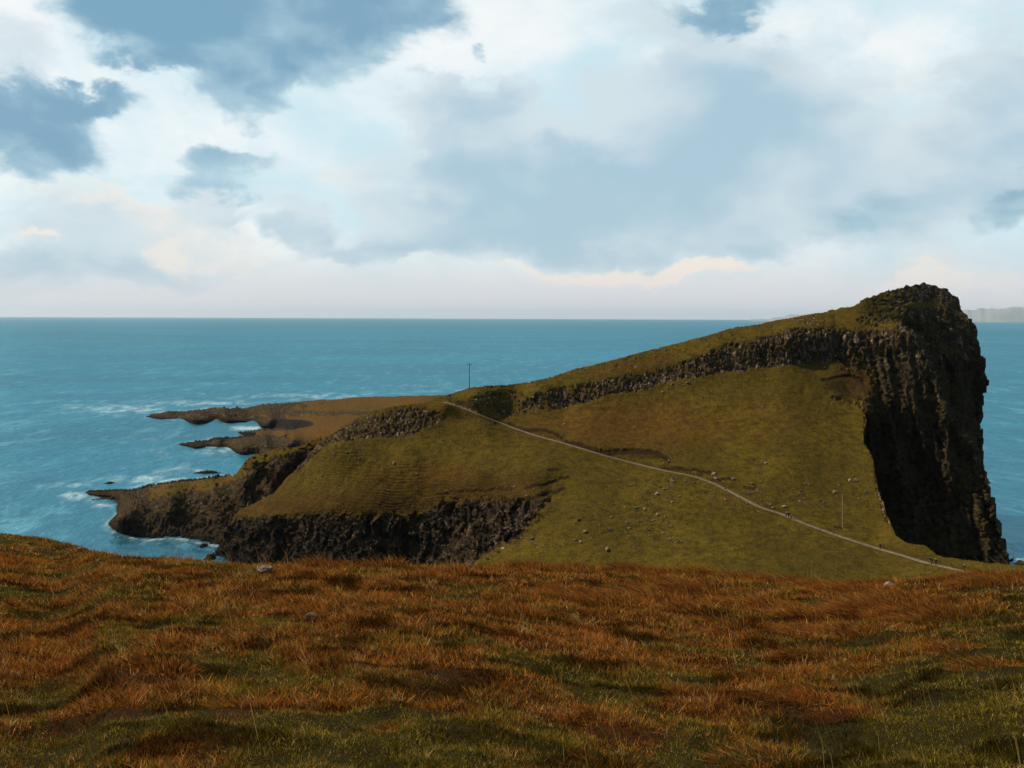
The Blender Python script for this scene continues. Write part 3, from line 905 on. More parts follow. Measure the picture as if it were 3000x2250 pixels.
# the low peninsula with its two fingers
P_REG = [(426, 1219), (445, 1212), (470, 1209), (495, 1203), (540, 1203), (600, 1196), (622, 1193), (660, 1192), (672, 1195), (694, 1190), (720, 1194), (760, 1184), (791, 1181), (850, 1178), (917, 1173), (950, 1170), (960, 1173), (1040, 1164), (1099, 1162), (1200, 1160), (1308, 1157),
         (1340, 1185), (1250, 1230), (1000, 1300), (900, 1335), (800, 1338), (748, 1331), (700, 1324), (677, 1318), (672, 1313), (664, 1310), (620, 1308), (560, 1306), (516, 1300), (545, 1294), (580, 1290), (610, 1286), (625, 1280),
         (643, 1280), (690, 1277), (740, 1272), (748, 1268), (720, 1266), (694, 1264), (730, 1262), (760, 1256), (800, 1252), (770, 1246), (748, 1235), (700, 1232), (640, 1229), (590, 1231), (538, 1230), (490, 1228), (455, 1224)]
P_PTS = zpts([(426, 1219, .4), (495, 1228, 0), (538, 1231, 0), (640, 1230, 0), (748, 1236, 0), (800, 1253, 0.4), (694, 1265, .3), (495, 1203, 4.5), (622, 1193, 7), (694, 1191, 7.5), (791, 1181, 8.5),
              (917, 1173, 9), (1099, 1162, 10), (1308, 1157, 11), (560, 1222, 3.5), (650, 1218, 4.5), (760, 1218, 5), (850, 1225, 6), (835, 1245, 4.5), (795, 1238, 4), (770, 1232, 3.5), (880, 1250, 6), (1000, 1200, 9), (1000, 1230, 10), (1150, 1200, 11),
              (516, 1300, .3), (580, 1290, 2.5), (643, 1280, 4.5), (740, 1271, 7), (833, 1262, 7), (920, 1262, 9), (1000, 1260, 12), (1250, 1210, 14),
              (664, 1311, 0), (677, 1319, 0), (748, 1331, 0), (620, 1309, 0), (700, 1296, 5), (780, 1285, 8), (860, 1290, 9), (860, 1320, 3), (900, 1335, 2), (600, 1299, 1.5), (1000, 1290, 9)])
p_field = Field(P_PTS, c=14)


def shade_p(px, py, p, n):
    nz = fbm(np.c_[px / 50, py / 16, px * 0 + 19], 3, 7)
    nf = fbm(np.c_[px / 14, py / 6, px * 0 + 19], 3, 17)
    ds = segdist(px, py, P_REG[24:] + P_REG[:1])
    dn = segdist(px, py, P_REG[:16])
    px0, py0 = px, py
    px = px + nz * 90 + nf * 50
    py = py + nf * 9 + nz * 6
    turf = smooth(px + nz * 60, 860, 930) * smooth(py, 1215, 1195) + smooth(px + nz * 50, 800, 880) * smooth(py, 1205, 1225) * smooth(py + nz * 8, 1300, 1278) + smooth(px, 690, 740) * smooth(np.abs(py - (1268 - (px - 740) * .03)), 9, 4) * .9
    px, py = px0, py0
    turf = np.clip(turf, 0, 1) * smooth(ds, 1, 5)
    face = (1 - smooth(ds, 8, 16)) * (px > 500)
    dark_bay = (1 - smooth(np.hypot((px - 850) / 75, (py - 1241) / 15), .7, 1.15))
    rock = np.clip(1 - turf + dark_bay, 0, 1)
    r1, pale = rock_relief(p, rock, 1.0, 3.0, 2.2, seed=33)
    off = grass_relief(p) * turf + r1 * .6
    off = np.where(px < 520, off * .5, off)
    wet = np.clip((1 - smooth(ds, 3, 10)) * .85 + dark_bay * .9, 0, 1)
    pale = np.clip(pale * .3 + smooth(nf, .2, .4) * .2 + (1 - smooth(np.hypot((px - 905) / 60, (py - 1225) / 18), .6, 1.2)) * smooth(nf, -.1, .2) * .6, 0, 1) * rock * (1 - wet)
    rust = np.clip(1.25 - smooth(py, 1212, 1196) * .35 + nz * 1.0 + nf * .6, 0, 1)
    moss = np.clip(.5 + nz, 0, .8)
    return off, np.zeros_like(p), np.stack([rock, rust, px * 0], -1), np.stack([pale, wet, moss], -1)


sheet('low_peninsula', P_REG, p_field, 1.5, shade_p, back=5.0)


# small skerries, each a low rock in the water
def skerry(name, cx, cy, rx, ry, h, seed):
    c3 = unproj(np.array(cx), np.array(cy), ddz(cx, cy, 0.0))
    wx = rx / F * c3[1]
    wy = max(3.0, ry / F * c3[1] * 4.5)
    n = 48
    g = np.linspace(-1.15, 1.15, n)
    X, Y = np.meshgrid(g, g)
    q = np.stack([X * 3 + seed, Y * 3, X * 0], -1)
    r = np.hypot(X, Y) + fbm(q, 4, seed) * 0.45
    Z = h * (1 - smooth(r, 0.15, 1.0)) * (1 + 0.6 * fbm(q * 2.1, 3, seed + 5)) - 0.5 * smooth(r, .9, 1.1)
    V = np.stack([c3[0] + X * wx, c3[1] + Y * wy, Z], -1).reshape(-1, 3)
    i = np.arange(n * n).reshape(n, n)
    Q = np.stack([i[:-1, :-1], i[:-1, 1:], i[1:, 1:], i[1:, :-1]], -1).reshape(-1, 4)
    me = np_mesh(name, V, Q)
    k = len(V)
    col_attr(me, 'mask', np.tile([1.0, 0.2, 0.0], (k, 1)))
    col_attr(me, 'mask2', np.stack([np.zeros(k), smooth(V[:, 2], 1.4, 0.4) * .8, np.full(k, .5)], -1))
    return tag(link(name, me, TERRAIN), kind='structure')


SKERRIES = [('skerry', 608, 1386, 40, 2.5, 1.2), ('skerry', 322, 1417, 17, 2, .9),
            ('skerry', 596, 1602, 14, 5, 1.0), ('skerry', 615, 1637, 18, 6, 1.4), ('skerry', 2992, 1658, 14, 8, 1.6)]
for k, (nm, x, y, rx_, ry_, h_) in enumerate(SKERRIES):
    skerry(nm, x, y, rx_, ry_, h_, 101 + k * 7)

# ------------------------------------------------------------------ sea
def build_sea():
    fine = np.linspace(R(-33), R(33), 620)
    rest = np.linspace(R(33), R(327), 90)[1:-1]
    ang = np.concatenate([fine, rest])
    rad = np.concatenate([np.linspace(40, 300, 8, endpoint=False), np.geomspace(300, 1400, 420, endpoint=False), np.geomspace(1400, 60000, 160)])
    Aa, Rr = np.meshgrid(ang, rad)
    X, Y = np.sin(Aa) * Rr, np.cos(Aa) * Rr
    P = np.stack([X, Y, X * 0], -1)
    lim = smooth(Rr, 1400, 500) * (np.abs((Aa + np.pi) % (2 * np.pi) - np.pi) < R(33))
    q = P / np.array([9.0, 4.5, 1])
    P[..., 2] = (fbm(q, 3, 61) * 0.35 + fbm(P / np.array([42.0, 20.0, 1]), 2, 71) * .35) * lim
    # foam near the shore
    shore = []
    for line in ([(x, y) for x, y in P_REG[24:]] + P_REG[:1], P_REG[:14], S_SIL[15:], S_SIL[11:18], [(2935, 1590), (2950, 1640), (2990, 1664)]):
        q2 = [unproj(np.array(float(x)), np.array(float(y)), ddz(x, y, 0.5 if line is not P_REG[:14] else 6))[:2] for x, y in line]
        shore.append([tuple(v) for v in q2])
    foam = np.zeros(X.shape)
    sel = (Rr < 1400) & (Rr > 290) & (lim >= 0) & (np.abs(X / np.maximum(Y, 1)) < 0.62)
    xs_, ys_ = X[sel], Y[sel]
    d = np.full(xs_.shape, 1e9)
    for ln in shore:
        d = np.minimum(d, segdist(xs_, ys_, ln))
    f = np.exp(-d / 4.0) * 0.45
    for (px, py, rx_, ry_, s) in [(360, 1198, 230, 26, .55), (560, 1180, 220, 10, .62), (900, 1160, 350, 12, .5), (720, 1254, 60, 9, .75), (520, 1378, 160, 22, .5), (420, 1405, 190, 16, .62), (640, 1335, 60, 50, .35),
                                  (230, 1452, 70, 20, .55), (300, 1510, 30, 20, .2), (330, 1545, 16, 16, .2), (2965, 1610, 45, 60, .6), (2990, 1560, 60, 40, .35), (480, 1330, 140, 20, .3), (200, 1420, 120, 12, .35), (120, 1100, 140, 30, .12),
                                  (1300, 1140, 400, 30, .28), (1650, 1070, 300, 25, .2), (380, 1280, 150, 20, .2)]:
        c0 = unproj(np.array(float(px)), np.array(float(py)), ddz(px, py, 0))
        c1 = unproj(np.array(float(px)), np.array(float(py + ry_)), ddz(px, py + ry_, 0))
        wx = rx_ / F * c0[1]
        wy = max(6, abs(c0[1] - c1[1]))
        az0 = c0[0] / c0[1]
        ex = np.exp(-(((xs_ - az0 * ys_) / wx) ** 2 + ((ys_ - c0[1]) / wy) ** 2))
        f = np.maximum(f, ex * s * .8)
    foam[sel] = f
    nr, nc = X.shape
    i = np.arange(nr * nc).reshape(nr, nc)
    j = np.roll(i, -1, axis=1)
    Q = np.stack([i[:-1], j[:-1], j[1:], i[1:]], -1).reshape(-1, 4)
    me = np_mesh('sea', P.reshape(-1, 3), Q[:, ::-1])
    a = me.attributes.new('foam', 'FLOAT', 'POINT')
    a.data.foreach_set('value', foam.ravel().astype(np.float32))
    return tag(link('sea', me, SEA), kind='structure')


build_sea()

# far islands on the horizon at the right
def island(name, prof, dist, depth):
    xs = np.arange(prof[0][0], prof[-1][0] + 1, 4.0)
    top = pl(xs, prof) + fbm(np.c_[xs / 60, xs * 0, xs * 0], 4, 5) * 8
    ds = np.array([0, .12, .3, .5, .7, 1.0])
    hs = np.array([0, .45, .85, 1.0, .7, 0])
    V = []
    for dd, hh in zip(ds, hs):
        D_ = dist + dd * depth
        z = EYE - ((top - PY0) - ROLL * (xs - PX0)) / F * (dist + .5 * depth)
        X = (xs - PX0) / F * D_
        wob = 1 + .12 * fbm(np.c_[xs / 25, xs * 0 + dd * 9, xs * 0], 3, 8)
        V.append(np.c_[X, np.full(len(xs), D_), np.maximum(z * hh * wob, -2)])
    V = np.concatenate(V)
    n, m_ = len(ds), len(xs)
    i = np.arange(n * m_).reshape(n, m_)
    Q = np.stack([i[:-1, :-1], i[:-1, 1:], i[1:, 1:], i[1:, :-1]], -1).reshape(-1, 4)
    me = np_mesh(name, V, Q)
    return tag(link(name, me, ISLE), kind='structure')


ISLE = simple_mat('far_island', (0.34, 0.37, 0.39), 0.9, 0.3, 0.0006)  # pale blue-grey lightens the island, haze put into its colour
island('far_island', [(2200, 936), (2290, 929), (2330, 922), (2370, 921), (2420, 924), (2600, 921), (2800, 913), (2835, 906), (2870, 905), (2920, 903), (2960, 900), (3020, 900), (3100, 902), (3250, 912), (3400, 936)], 29000, 4000)

# ------------------------------------------------------------------ foreground moor
CREST = [(-300, 1545), (0, 1558), (130, 1574), (250, 1606), (272, 1622), (400, 1640), (600, 1652), (800, 1664), (1000, 1672), (1300, 1670), (1500, 1668), (1700, 1678),
         (2000, 1684), (2300, 1706), (2500, 1716), (2620, 1712), (2800, 1700), (2900, 1690), (3000, 1690), (3300, 1700)]
EYE_H = 1.65
_az = np.linspace(-0.62, 0.62, 125)
_dd = np.linspace(4, 50, 461)


def d0_of(a):
    return 15.5 + 13.5 * smooth(-a, 0.40, 0.47) + 2.0 * np.sin(a * 9)


def q_of(a):
    return 0.018 + 0 * a


_dep = np.array([(pl(a * F + PX0, CREST) - PY0 - ROLL * a * F) / F for a in _az]) + 0.0042
_g = np.array([(-EYE_H / _dd - q_of(a) * np.maximum(0, _dd - d0_of(a)) ** 2 / _dd).max() for a in _az])
_K = _dep + _g


def ground(x, y, rough=True):
    a = x / np.maximum(y, 4.0)
    k = np.interp(a, _az, _K)
    dq = np.maximum(0, y - d0_of(np.clip(a, -.6, .6)))
    z = -EYE_H - k * y - np.where(dq < 22, 0.018 * dq ** 2, 0.018 * 22 ** 2 + (dq - 22) * 0.79)
    if rough:
        p = np.stack([x, y, 0 * x], -1)
        nr = smooth(y, 1.0, 5.0)
        z = z + (fbm(p / 2.6, 3, 201) * 0.09 + fbm(p / 0.8, 3, 211) * 0.09) * nr * (1 - 0.5 * smooth(y, 13, 18))
        z = z + (0.09 - np.abs(fbm(p / np.array([.75, .55, 1]), 2, 222)) * .10) * nr
    z = EYE + z
    floor = -3 + 19 * smooth(x - (y - 80) * .02, -14, 22)
    return np.where(y > 45, np.maximum(z, floor), z)


def rust_of(x, y):
    p = np.stack([x, y, 0 * x], -1)
    a = x / np.maximum(y, 1)
    nb = fbm(p / np.stack([1.3 + 0 * x, 1.3 + 0 * x, 1 + 0 * x], -1), 5, 301, .62)
    base = 0.03 + 0.78 * smooth(y, 4.4, 9.5)
    base = base - 0.45 * smooth(a, 0.18, 0.5) * smooth(y, 15.5, 8) - .45 * smooth(a, .40, .5) * smooth(y, 18, 13) + 0.25 * smooth(-a, 0.1, 0.4) * smooth(y, 9, 5)
    base = base - 0.40 * smooth(-a, .38, .46) * smooth(y, 12, 22) - 0.25 * smooth(-a, .2, .35) * smooth(y, 10, 13) * smooth(y, 18, 14)
    return np.clip(base + nb * 1.6, 0, 1)


def build_moor():
    xs = np.concatenate([np.arange(-120, -46, 3.0), np.arange(-46, -24, 0.5), np.arange(-24, 24, 0.1), np.arange(24, 46.0, 0.5), np.arange(46, 150, 3.0)])
    ys = np.concatenate([np.arange(-14, 0, 0.5), np.arange(0, 26, 0.1), np.arange(26, 82, 0.4), np.arange(82, 215, 1.5)])
    X, Y = np.meshgrid(xs, ys)
    Z = ground(X, Y)
    V = np.stack([X, Y, Z], -1).reshape(-1, 3)
    i = np.arange(X.size).reshape(X.shape)
    Q = np.stack([i[:-1, :-1], i[:-1, 1:], i[1:, 1:], i[1:, :-1]], -1).reshape(-1, 4)
    me = np_mesh('ground', V, Q)
    a = me.attributes.new('rust', 'FLOAT', 'POINT')
    a.data.foreach_set('value', rust_of(V[:, 0], V[:, 1]).astype(np.float32))
    m, n = mat_new('moor_ground')
    P = n.node('ShaderNodeTexCoord').outputs['Object']
    f1 = n.noise(P, 6.0, 6, 0.7)
    f2 = n.noise(P, 38.0, 5, 0.7)
    g = n.mix(n.ramp(f1, .35, .65), (0.045, 0.042, 0.008), (0.028, 0.022, 0.006))
    r_ = n.mix(n.ramp(f1, .35, .65), (0.085, 0.030, 0.007), (0.040, 0.015, 0.005))
    cc = n.mix(n.ramp(n.attr('rust'), .3, .7), g, r_)
    cc = n.mix(n.ramp(f2, .35, .65, 0, .6), cc, (0.014, 0.010, 0.005))
    b = n.node('ShaderNodeBump'); b.inputs['Distance'].default_value = 0.04
    n.link(f2, b.inputs['Height'])
    bs = n.node('ShaderNodeBsdfPrincipled')
    n.link(cc, bs.inputs['Base Color']); bs.inputs['Roughness'].default_value = 1.0
    bs.inputs['Specular IOR Level'].default_value = 0.05
    n.link(b.outputs[0], bs.inputs['Normal'])
    o = n.node('ShaderNodeOutputMaterial'); n.link(bs.outputs[0], o.inputs[0])
    return tag(link('ground', me, m), kind='structure')


build_moor()
rng = np.random.default_rng(7)
PAL = {k: np.array(v) for k, v in dict(rust=(0.34, 0.112, 0.020), amber=(0.54, 0.26, 0.055), brown=(0.10, 0.038, 0.012), green=(0.125, 0.105, 0.011),
                                      olive=(0.27, 0.20, 0.024), straw=(0.48, 0.33, 0.12), deep=(0.050, 0.042, 0.009)).items()}


def blades(name, x, y, z, h, wdt, lean, tint, label_kind='stuff', bend=0.35):
    """many thin bent blades, one mesh"""
    n = len(x)
    ang = rng.uniform(0, np.pi, n)
    sx, sy = np.cos(ang) * wdt / 2, np.sin(ang) * wdt / 2
    B = np.stack([x, y, z - 0.02], -1)
    T = B + np.stack([lean[:, 0], lean[:, 1], h + 0.02], -1)
    Md = B + np.stack([lean[:, 0] * bend, lean[:, 1] * bend, (h + .02) * 0.58], -1)
    Sd = np.stack([sx, sy, 0 * sx], -1)
    V = np.stack([B - Sd, B + Sd, Md + Sd * .8, Md - Sd * .8, T], 1).reshape(-1, 3)
    k = np.arange(n) * 5
    Q = np.stack([k, k + 1, k + 2, k + 3], -1)
    Tt = np.stack([k + 3, k + 2, k + 4], -1)
    me = np_mesh(name, V, Q, Tt, smooth_shade=False)
    col_attr(me, 'tint', np.repeat(tint, 5, axis=0))
    o = link(name, me, BLADES)
    return tag(o, kind=label_kind)


def pick_tint(rustv, n):
    u = rng.uniform(0, 1, n)
    v = rng.uniform(0, 1, n)
    isr = u < rustv
    out = np.where(isr[:, None],
                   np.where((v < .42)[:, None], PAL['rust'], np.where((v < .66)[:, None], PAL['amber'], np.where((v < .93)[:, None], PAL['brown'], PAL['straw']))),
                   np.where((v < .42)[:, None], PAL['green'], np.where((v < .74)[:, None], PAL['olive'], np.where((v < .88)[:, None], PAL['deep'], PAL['straw']))))
    return out * rng.uniform(0.65, 1.3, (n, 1))


def tussock_spots():
    cen = []
    for (px, py, r, hh) in [(940, 1668, .30, .34), (1025, 1672, .3, .26), (1120, 1672, .36, .32), (1560, 1680, .45, .30), (1700, 1685, .4, .30), (1850, 1690, .5, .34), (1920, 1688, .5, .34), (2040, 1690, .6, .38),
                            (2110, 1700, .6, .36), (2200, 1712, .5, .34), (2310, 1722, .55, .34), (2400, 1735, .5, .30), (2480, 1750, .5, .32), (2590, 1800, .6, .34), (2680, 1815, .42, .30), (2790, 1835, .42, .32), (1730, 1780, .5, .34),
                            (1800, 1790, .5, .32), (2030, 1755, .55, .36), (2200, 1790, .45, .34), (1900, 1770, .55, .34), (2480, 1880, .6, .26), (2860, 1710, .5, .3), (2900, 1730, .5, .3), (2960, 1720, .4, .26), (720, 2090, .26, .22), (640, 2050, .2, .2),
                            (1300, 2090, .22, .2), (1150, 2180, .16, .16), (60, 1990, .3, .2), (160, 1990, .3, .18), (480, 2000, .3, .2), (370, 2080, .3, .2), (2050, 2060, .25, .2), (2400, 2080, .3, .22), (2480, 2000, .3, .22), (2780, 1920, .3, .24), (540, 2235, .12, .14),
                            (1530, 2240, .1, .12), (2900, 2000, .3, .25), (0, 1660, .8, .3), (2350, 1830, .3, .3)]:
        a0 = (px - PX0) / F
        dd = np.linspace(3, 24, 900)
        zz = ground(a0 * dd, dd, False)
        pj = PY0 + ROLL * (px - PX0) + (EYE - zz) / dd * F
        ok = np.nonzero(pj <= py)[0]
        y0 = dd[ok[0]] if len(ok) else dd[np.argmin(pj)] 
        cen.append((a0 * y0, y0, r, hh))
    for _ in range(190):
        y0 = rng.uniform(5.0, 19.5)
        a0 = rng.uniform(-.56, .56)
        x0 = a0 * y0
        if rust_of(np.array([x0]), np.array([y0]))[0] < rng.uniform(.25, .8):
            continue
        sz = rng.uniform(.5, 1.0) * (0.75 + .35 * (a0 > 0))
        cen.append((x0, y0, .34 * sz, .20 * sz * (0.7 + .5 * smooth(np.array(y0), 6, 15))))
    return cen


CEN = tussock_spots()


def build_grass():
    # small tufts: each a fan of blades from one root
    nc = 160000
    a = rng.uniform(-0.60, 0.60, nc)
    u = rng.uniform(0, 1, nc)
    y = (2.5 ** 0.30 + u * (23.0 ** 0.30 - 2.5 ** 0.30)) ** (1 / 0.30)
    keep = y < d0_of(a) + 7
    a, y = a[keep], y[keep]
    na = 7000                                      # the farther knoll at the left
    a = np.r_[a, rng.uniform(-0.60, -0.38, na)]
    y = np.r_[y, rng.uniform(20, 38, na)]
    x = a * y
    nm = 60000                                     # the turf goes on outside the picture
    xm, ym = rng.uniform(-17, 17, nm), rng.uniform(.8, 21, nm)
    sm = np.abs(xm / ym) > .58
    x, y = np.r_[x, xm[sm]], np.r_[y, ym[sm]]
    for (x0, y0, r, hh) in CEN:                    # blades thinned on the near side so dark bare ground deepens tussock shade
        hol = (((x - x0 + .1 * r) / (r * 1.0)) ** 2 + ((y - y0 + r * .95) / (r * .5)) ** 2) < 1
        k_ = ~hol | (rng.uniform(0, 1, len(x)) < .22)
        x, y = x[k_], y[k_]
    nc = len(x)
    p = np.stack([x, y, 0 * x], -1)
    rv = rust_of(x, y)
    tall = smooth(fbm(p / .6, 3, 401), -.25, .5)
    hc = (0.020 + 0.030 * tall + 0.040 * rv * tall + 0.018 * rv) * rng.uniform(.6, 1.4, nc) * (.72 + .38 * smooth(y, 4, 12))
    tc_ = pick_tint(rv, nc) * rng.uniform(.7, 1.25, (nc, 1))
    heath = smooth(fbm(p / np.array([.8, .5, 1]), 3, 431), .0, .25)     # dark heather between the grass
    tc_ = tc_ * (1 - 0.78 * heath[:, None])
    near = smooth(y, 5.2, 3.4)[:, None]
    tc_ = tc_ * (1 - .5 * near) + near * .45 * PAL['deep']  # nearest blades darkened: shade at the viewer's feet painted into their tint
    nb = 7
    rr = (0.010 + .0030 * y)
    X = np.repeat(x, nb) + rng.normal(0, 1, nc * nb) * np.repeat(rr, nb)
    Y = np.repeat(y, nb) + rng.normal(0, 1, nc * nb) * np.repeat(rr, nb)
    n = len(X)
    h = np.repeat(hc, nb) * rng.uniform(.45, 1.1, n)
    wdt = (0.0013 + 0.00056 * Y) * rng.uniform(.6, 1.3, n)
    fan = rng.uniform(0, 2 * np.pi, n)
    fr = h * rng.uniform(.25, 1.7, n)
    lean = np.stack([np.cos(fan) * fr - h * .30, np.sin(fan) * fr - h * .05], -1)
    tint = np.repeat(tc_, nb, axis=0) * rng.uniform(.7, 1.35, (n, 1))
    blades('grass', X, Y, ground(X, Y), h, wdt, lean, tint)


def build_tussocks():
    X, Y, Hh, W, L, T = [], [], [], [], [], []
    for (x0, y0, r, hh) in CEN:
        k_near = .45 + .55 * float(smooth(np.array(y0), 6.5, 13.0))
        r, hh = r * (.6 + .4 * k_near), hh * k_near
        n = int(620 * (r / .4) ** 1.2 * (1.25 if y0 < 10 else 1.0))
        rr = r * np.sqrt(rng.uniform(0, 1, n))
        th = rng.uniform(0, 2 * np.pi, n)
        dx, dy = rr * np.cos(th) * 1.15, rr * np.sin(th) * .8
        prof = 1 - 0.55 * (rr / r) ** 2
        h = hh * .85 * prof * rng.uniform(.55, 1.15, n)
        right = smooth(np.array(x0 / y0), -.05, .25)
        lx = -h * (rng.normal(.35, .28, n) + .75 * right) + dx * .35
        ly = -h * rng.normal(.12, .3, n) + dy * .35
        X.append(x0 + dx); Y.append(y0 + dy); Hh.append(h * (1 - .25 * right)); W.append((0.0022 + 0.00060 * y0) * rng.uniform(.7, 1.2, n)); L.append(np.stack([lx, ly], -1))
        v = rng.uniform(0, 1, n)
        t = np.where((v < .58)[:, None], PAL['rust'], np.where((v < .74)[:, None], PAL['amber'], np.where((v < .94)[:, None], PAL['brown'], PAL['straw'])))
        T.append(t * rng.uniform(.6, 1.15, (n, 1)) * rng.uniform(.75, 1.1))
    X, Y, Hh, W, L, T = map(np.concatenate, (X, Y, Hh, W, L, T))
    blades('tussock_grass', X, Y, ground(X, Y), Hh, W, L, T, bend=.22)
    # loose flowering stalks standing above the turf
    n = 1500
    a = rng.uniform(-.58, .58, n)
    y = rng.uniform(5, 21.5, n)
    y = np.where(rng.uniform(0, 1, n) < .35, rng.uniform(14.5, 19.5, n), y)
    keep = rng.uniform(0, 1, n) < (0.25 + .75 * smooth(a, -.1, .25))
    a, y = a[keep], y[keep]
    n = len(a)
    x = a * y
    h = rng.uniform(.18, .42, n)
    lean = np.stack([-h * rng.normal(.65, .25, n), -h * rng.normal(0, .2, n)], -1)
    v = rng.uniform(0, 1, n)
    t = np.where((v < .5)[:, None], PAL['olive'] * 1.3, np.where((v < .8)[:, None], PAL['straw'], PAL['amber']))
    blades('grass_stalks', x, y, ground(x, y), h, (0.0014 + .00032 * y) * np.ones(n), lean, t, bend=.25)


build_grass()
build_tussocks()

# ------------------------------------------------------------------ path
def build_path():
    pts = PATH3[4:]
    tan = np.gradient(pts[:, :2], axis=0)
    tan /= np.linalg.norm(tan, axis=1, keepdims=True)
    nor = np.stack([-tan[:, 1], tan[:, 0]], -1)
    s = np.concatenate([[0], np.cumsum(np.hypot(*np.diff(pts[:, :2], axis=0).T))])
    prof = np.linspace(-1, 1, 9)
    V = []
    sm = np.arange(0, s[-1], 0.6)
    C3 = np.stack([np.interp(sm, s, pts[:, k]) for k in range(3)], -1)
    N2 = np.stack([np.interp(sm, s, nor[:, k]) for k in range(2)], -1)
    for t in prof:
        wv = 0.82 + 0.5 * fbm(np.c_[sm / 2.0, sm * 0 + np.sign(t) * 5, sm * 0], 3, 501)
        z = C3[:, 2] + 0.03 + 0.04 * (1 - t * t) + 0.02 * fbm(np.c_[sm / .8, sm * 0 + t * 4, sm * 0], 2, 9) - (abs(t) == 1) * 0.12
        V.append(np.c_[C3[:, :2] + N2 * (t * wv)[:, None], z])
    V = np.stack(V, 1)
    i = np.arange(V.shape[0] * 9).reshape(-1, 9)
    Q = np.stack([i[:-1, :-1], i[1:, :-1], i[1:, 1:], i[:-1, 1:]], -1).reshape(-1, 4)
    m = simple_mat('path_surface', (0.175, 0.138, 0.098), 0.95, .35, 1.2, .03, col2=(0.10, 0.08, 0.055))
    return tag(link('path', np_mesh('path', V.reshape(-1, 3), Q), m), kind='structure')


build_path()

# ------------------------------------------------------------------ boulders
ROCKM = simple_mat('lichen_stone', (0.34, 0.265, 0.19), 0.9, .5, 4.0, .05, col2=(0.16, 0.13, 0.10))
ROCKD = simple_mat('dark_stone', (0.05, 0.035, 0.03), 0.9, .5, 3.0, .05)
ROCKW = simple_mat('white_stone', (0.36, 0.34, 0.31), 0.9, .3, 14.0, .03, col2=(0.20, 0.19, 0.17))


def boulder_mesh(seed, sx=1, sy=1, sz=1, sub=4):
    bm = bmesh.new()
    bmesh.ops.create_icosphere(bm, subdivisions=sub, radius=0.5)
    co = np.array([v.co[:] for v in bm.verts])
    d = co / np.linalg.norm(co, axis=1, keepdims=True)
    r = np.full(len(co), .5)
    rg = np.random.default_rng(seed)
    for _ in range(13):                                  # knock flat facets off a ball
        nrm = rg.normal(0, 1, 3); nrm /= np.linalg.norm(nrm)
        lim = rg.uniform(.27, .42)
        dn = d @ nrm
        r = np.where(dn > 0.05, np.minimum(r, lim / np.maximum(dn, .05)), r)
    r = r * (1 + .14 * fbm(d * 2.6 + seed, 4, seed))
    co = d * r[:, None] * np.array([sx, sy, sz])
    for v, c_ in zip(bm.verts, co):
        v.co = c_
    me = bpy.data.meshes.new('boulder')
    bm.to_mesh(me)
    bm.free()
    return me


BM = [boulder_mesh(900 + k) for k in range(5)]


def boulder(px, py, wpx, hpx, label, rot=0.0, mat=None, group=None, k=0, name='boulder', pos=None):
    p = pos if pos is not None else pick(px, py + hpx * .3)
    if p is None:
        print('NO SURFACE', px, py); return
    d = p[1]
    me = BM[k % 5].copy() if mat else BM[k % 5]
    if mat is not None:
        me.materials.clear(); me.materials.append(mat)
    o = link(name, me, ROCKM)
    sh = 1.0 if pos is not None else .85
    wm, hm = wpx / F * d / .8 * sh, hpx / F * d / .7 * sh
    o.scale = (wm, max(wm * .7, hm * .8), hm)
    o.rotation_euler = (0, rot, k * 1.3 % 0.9)
    o.location = (p[0], p[1], p[2] + hm * .22)
    return tag(o, label, 'boulder', group)


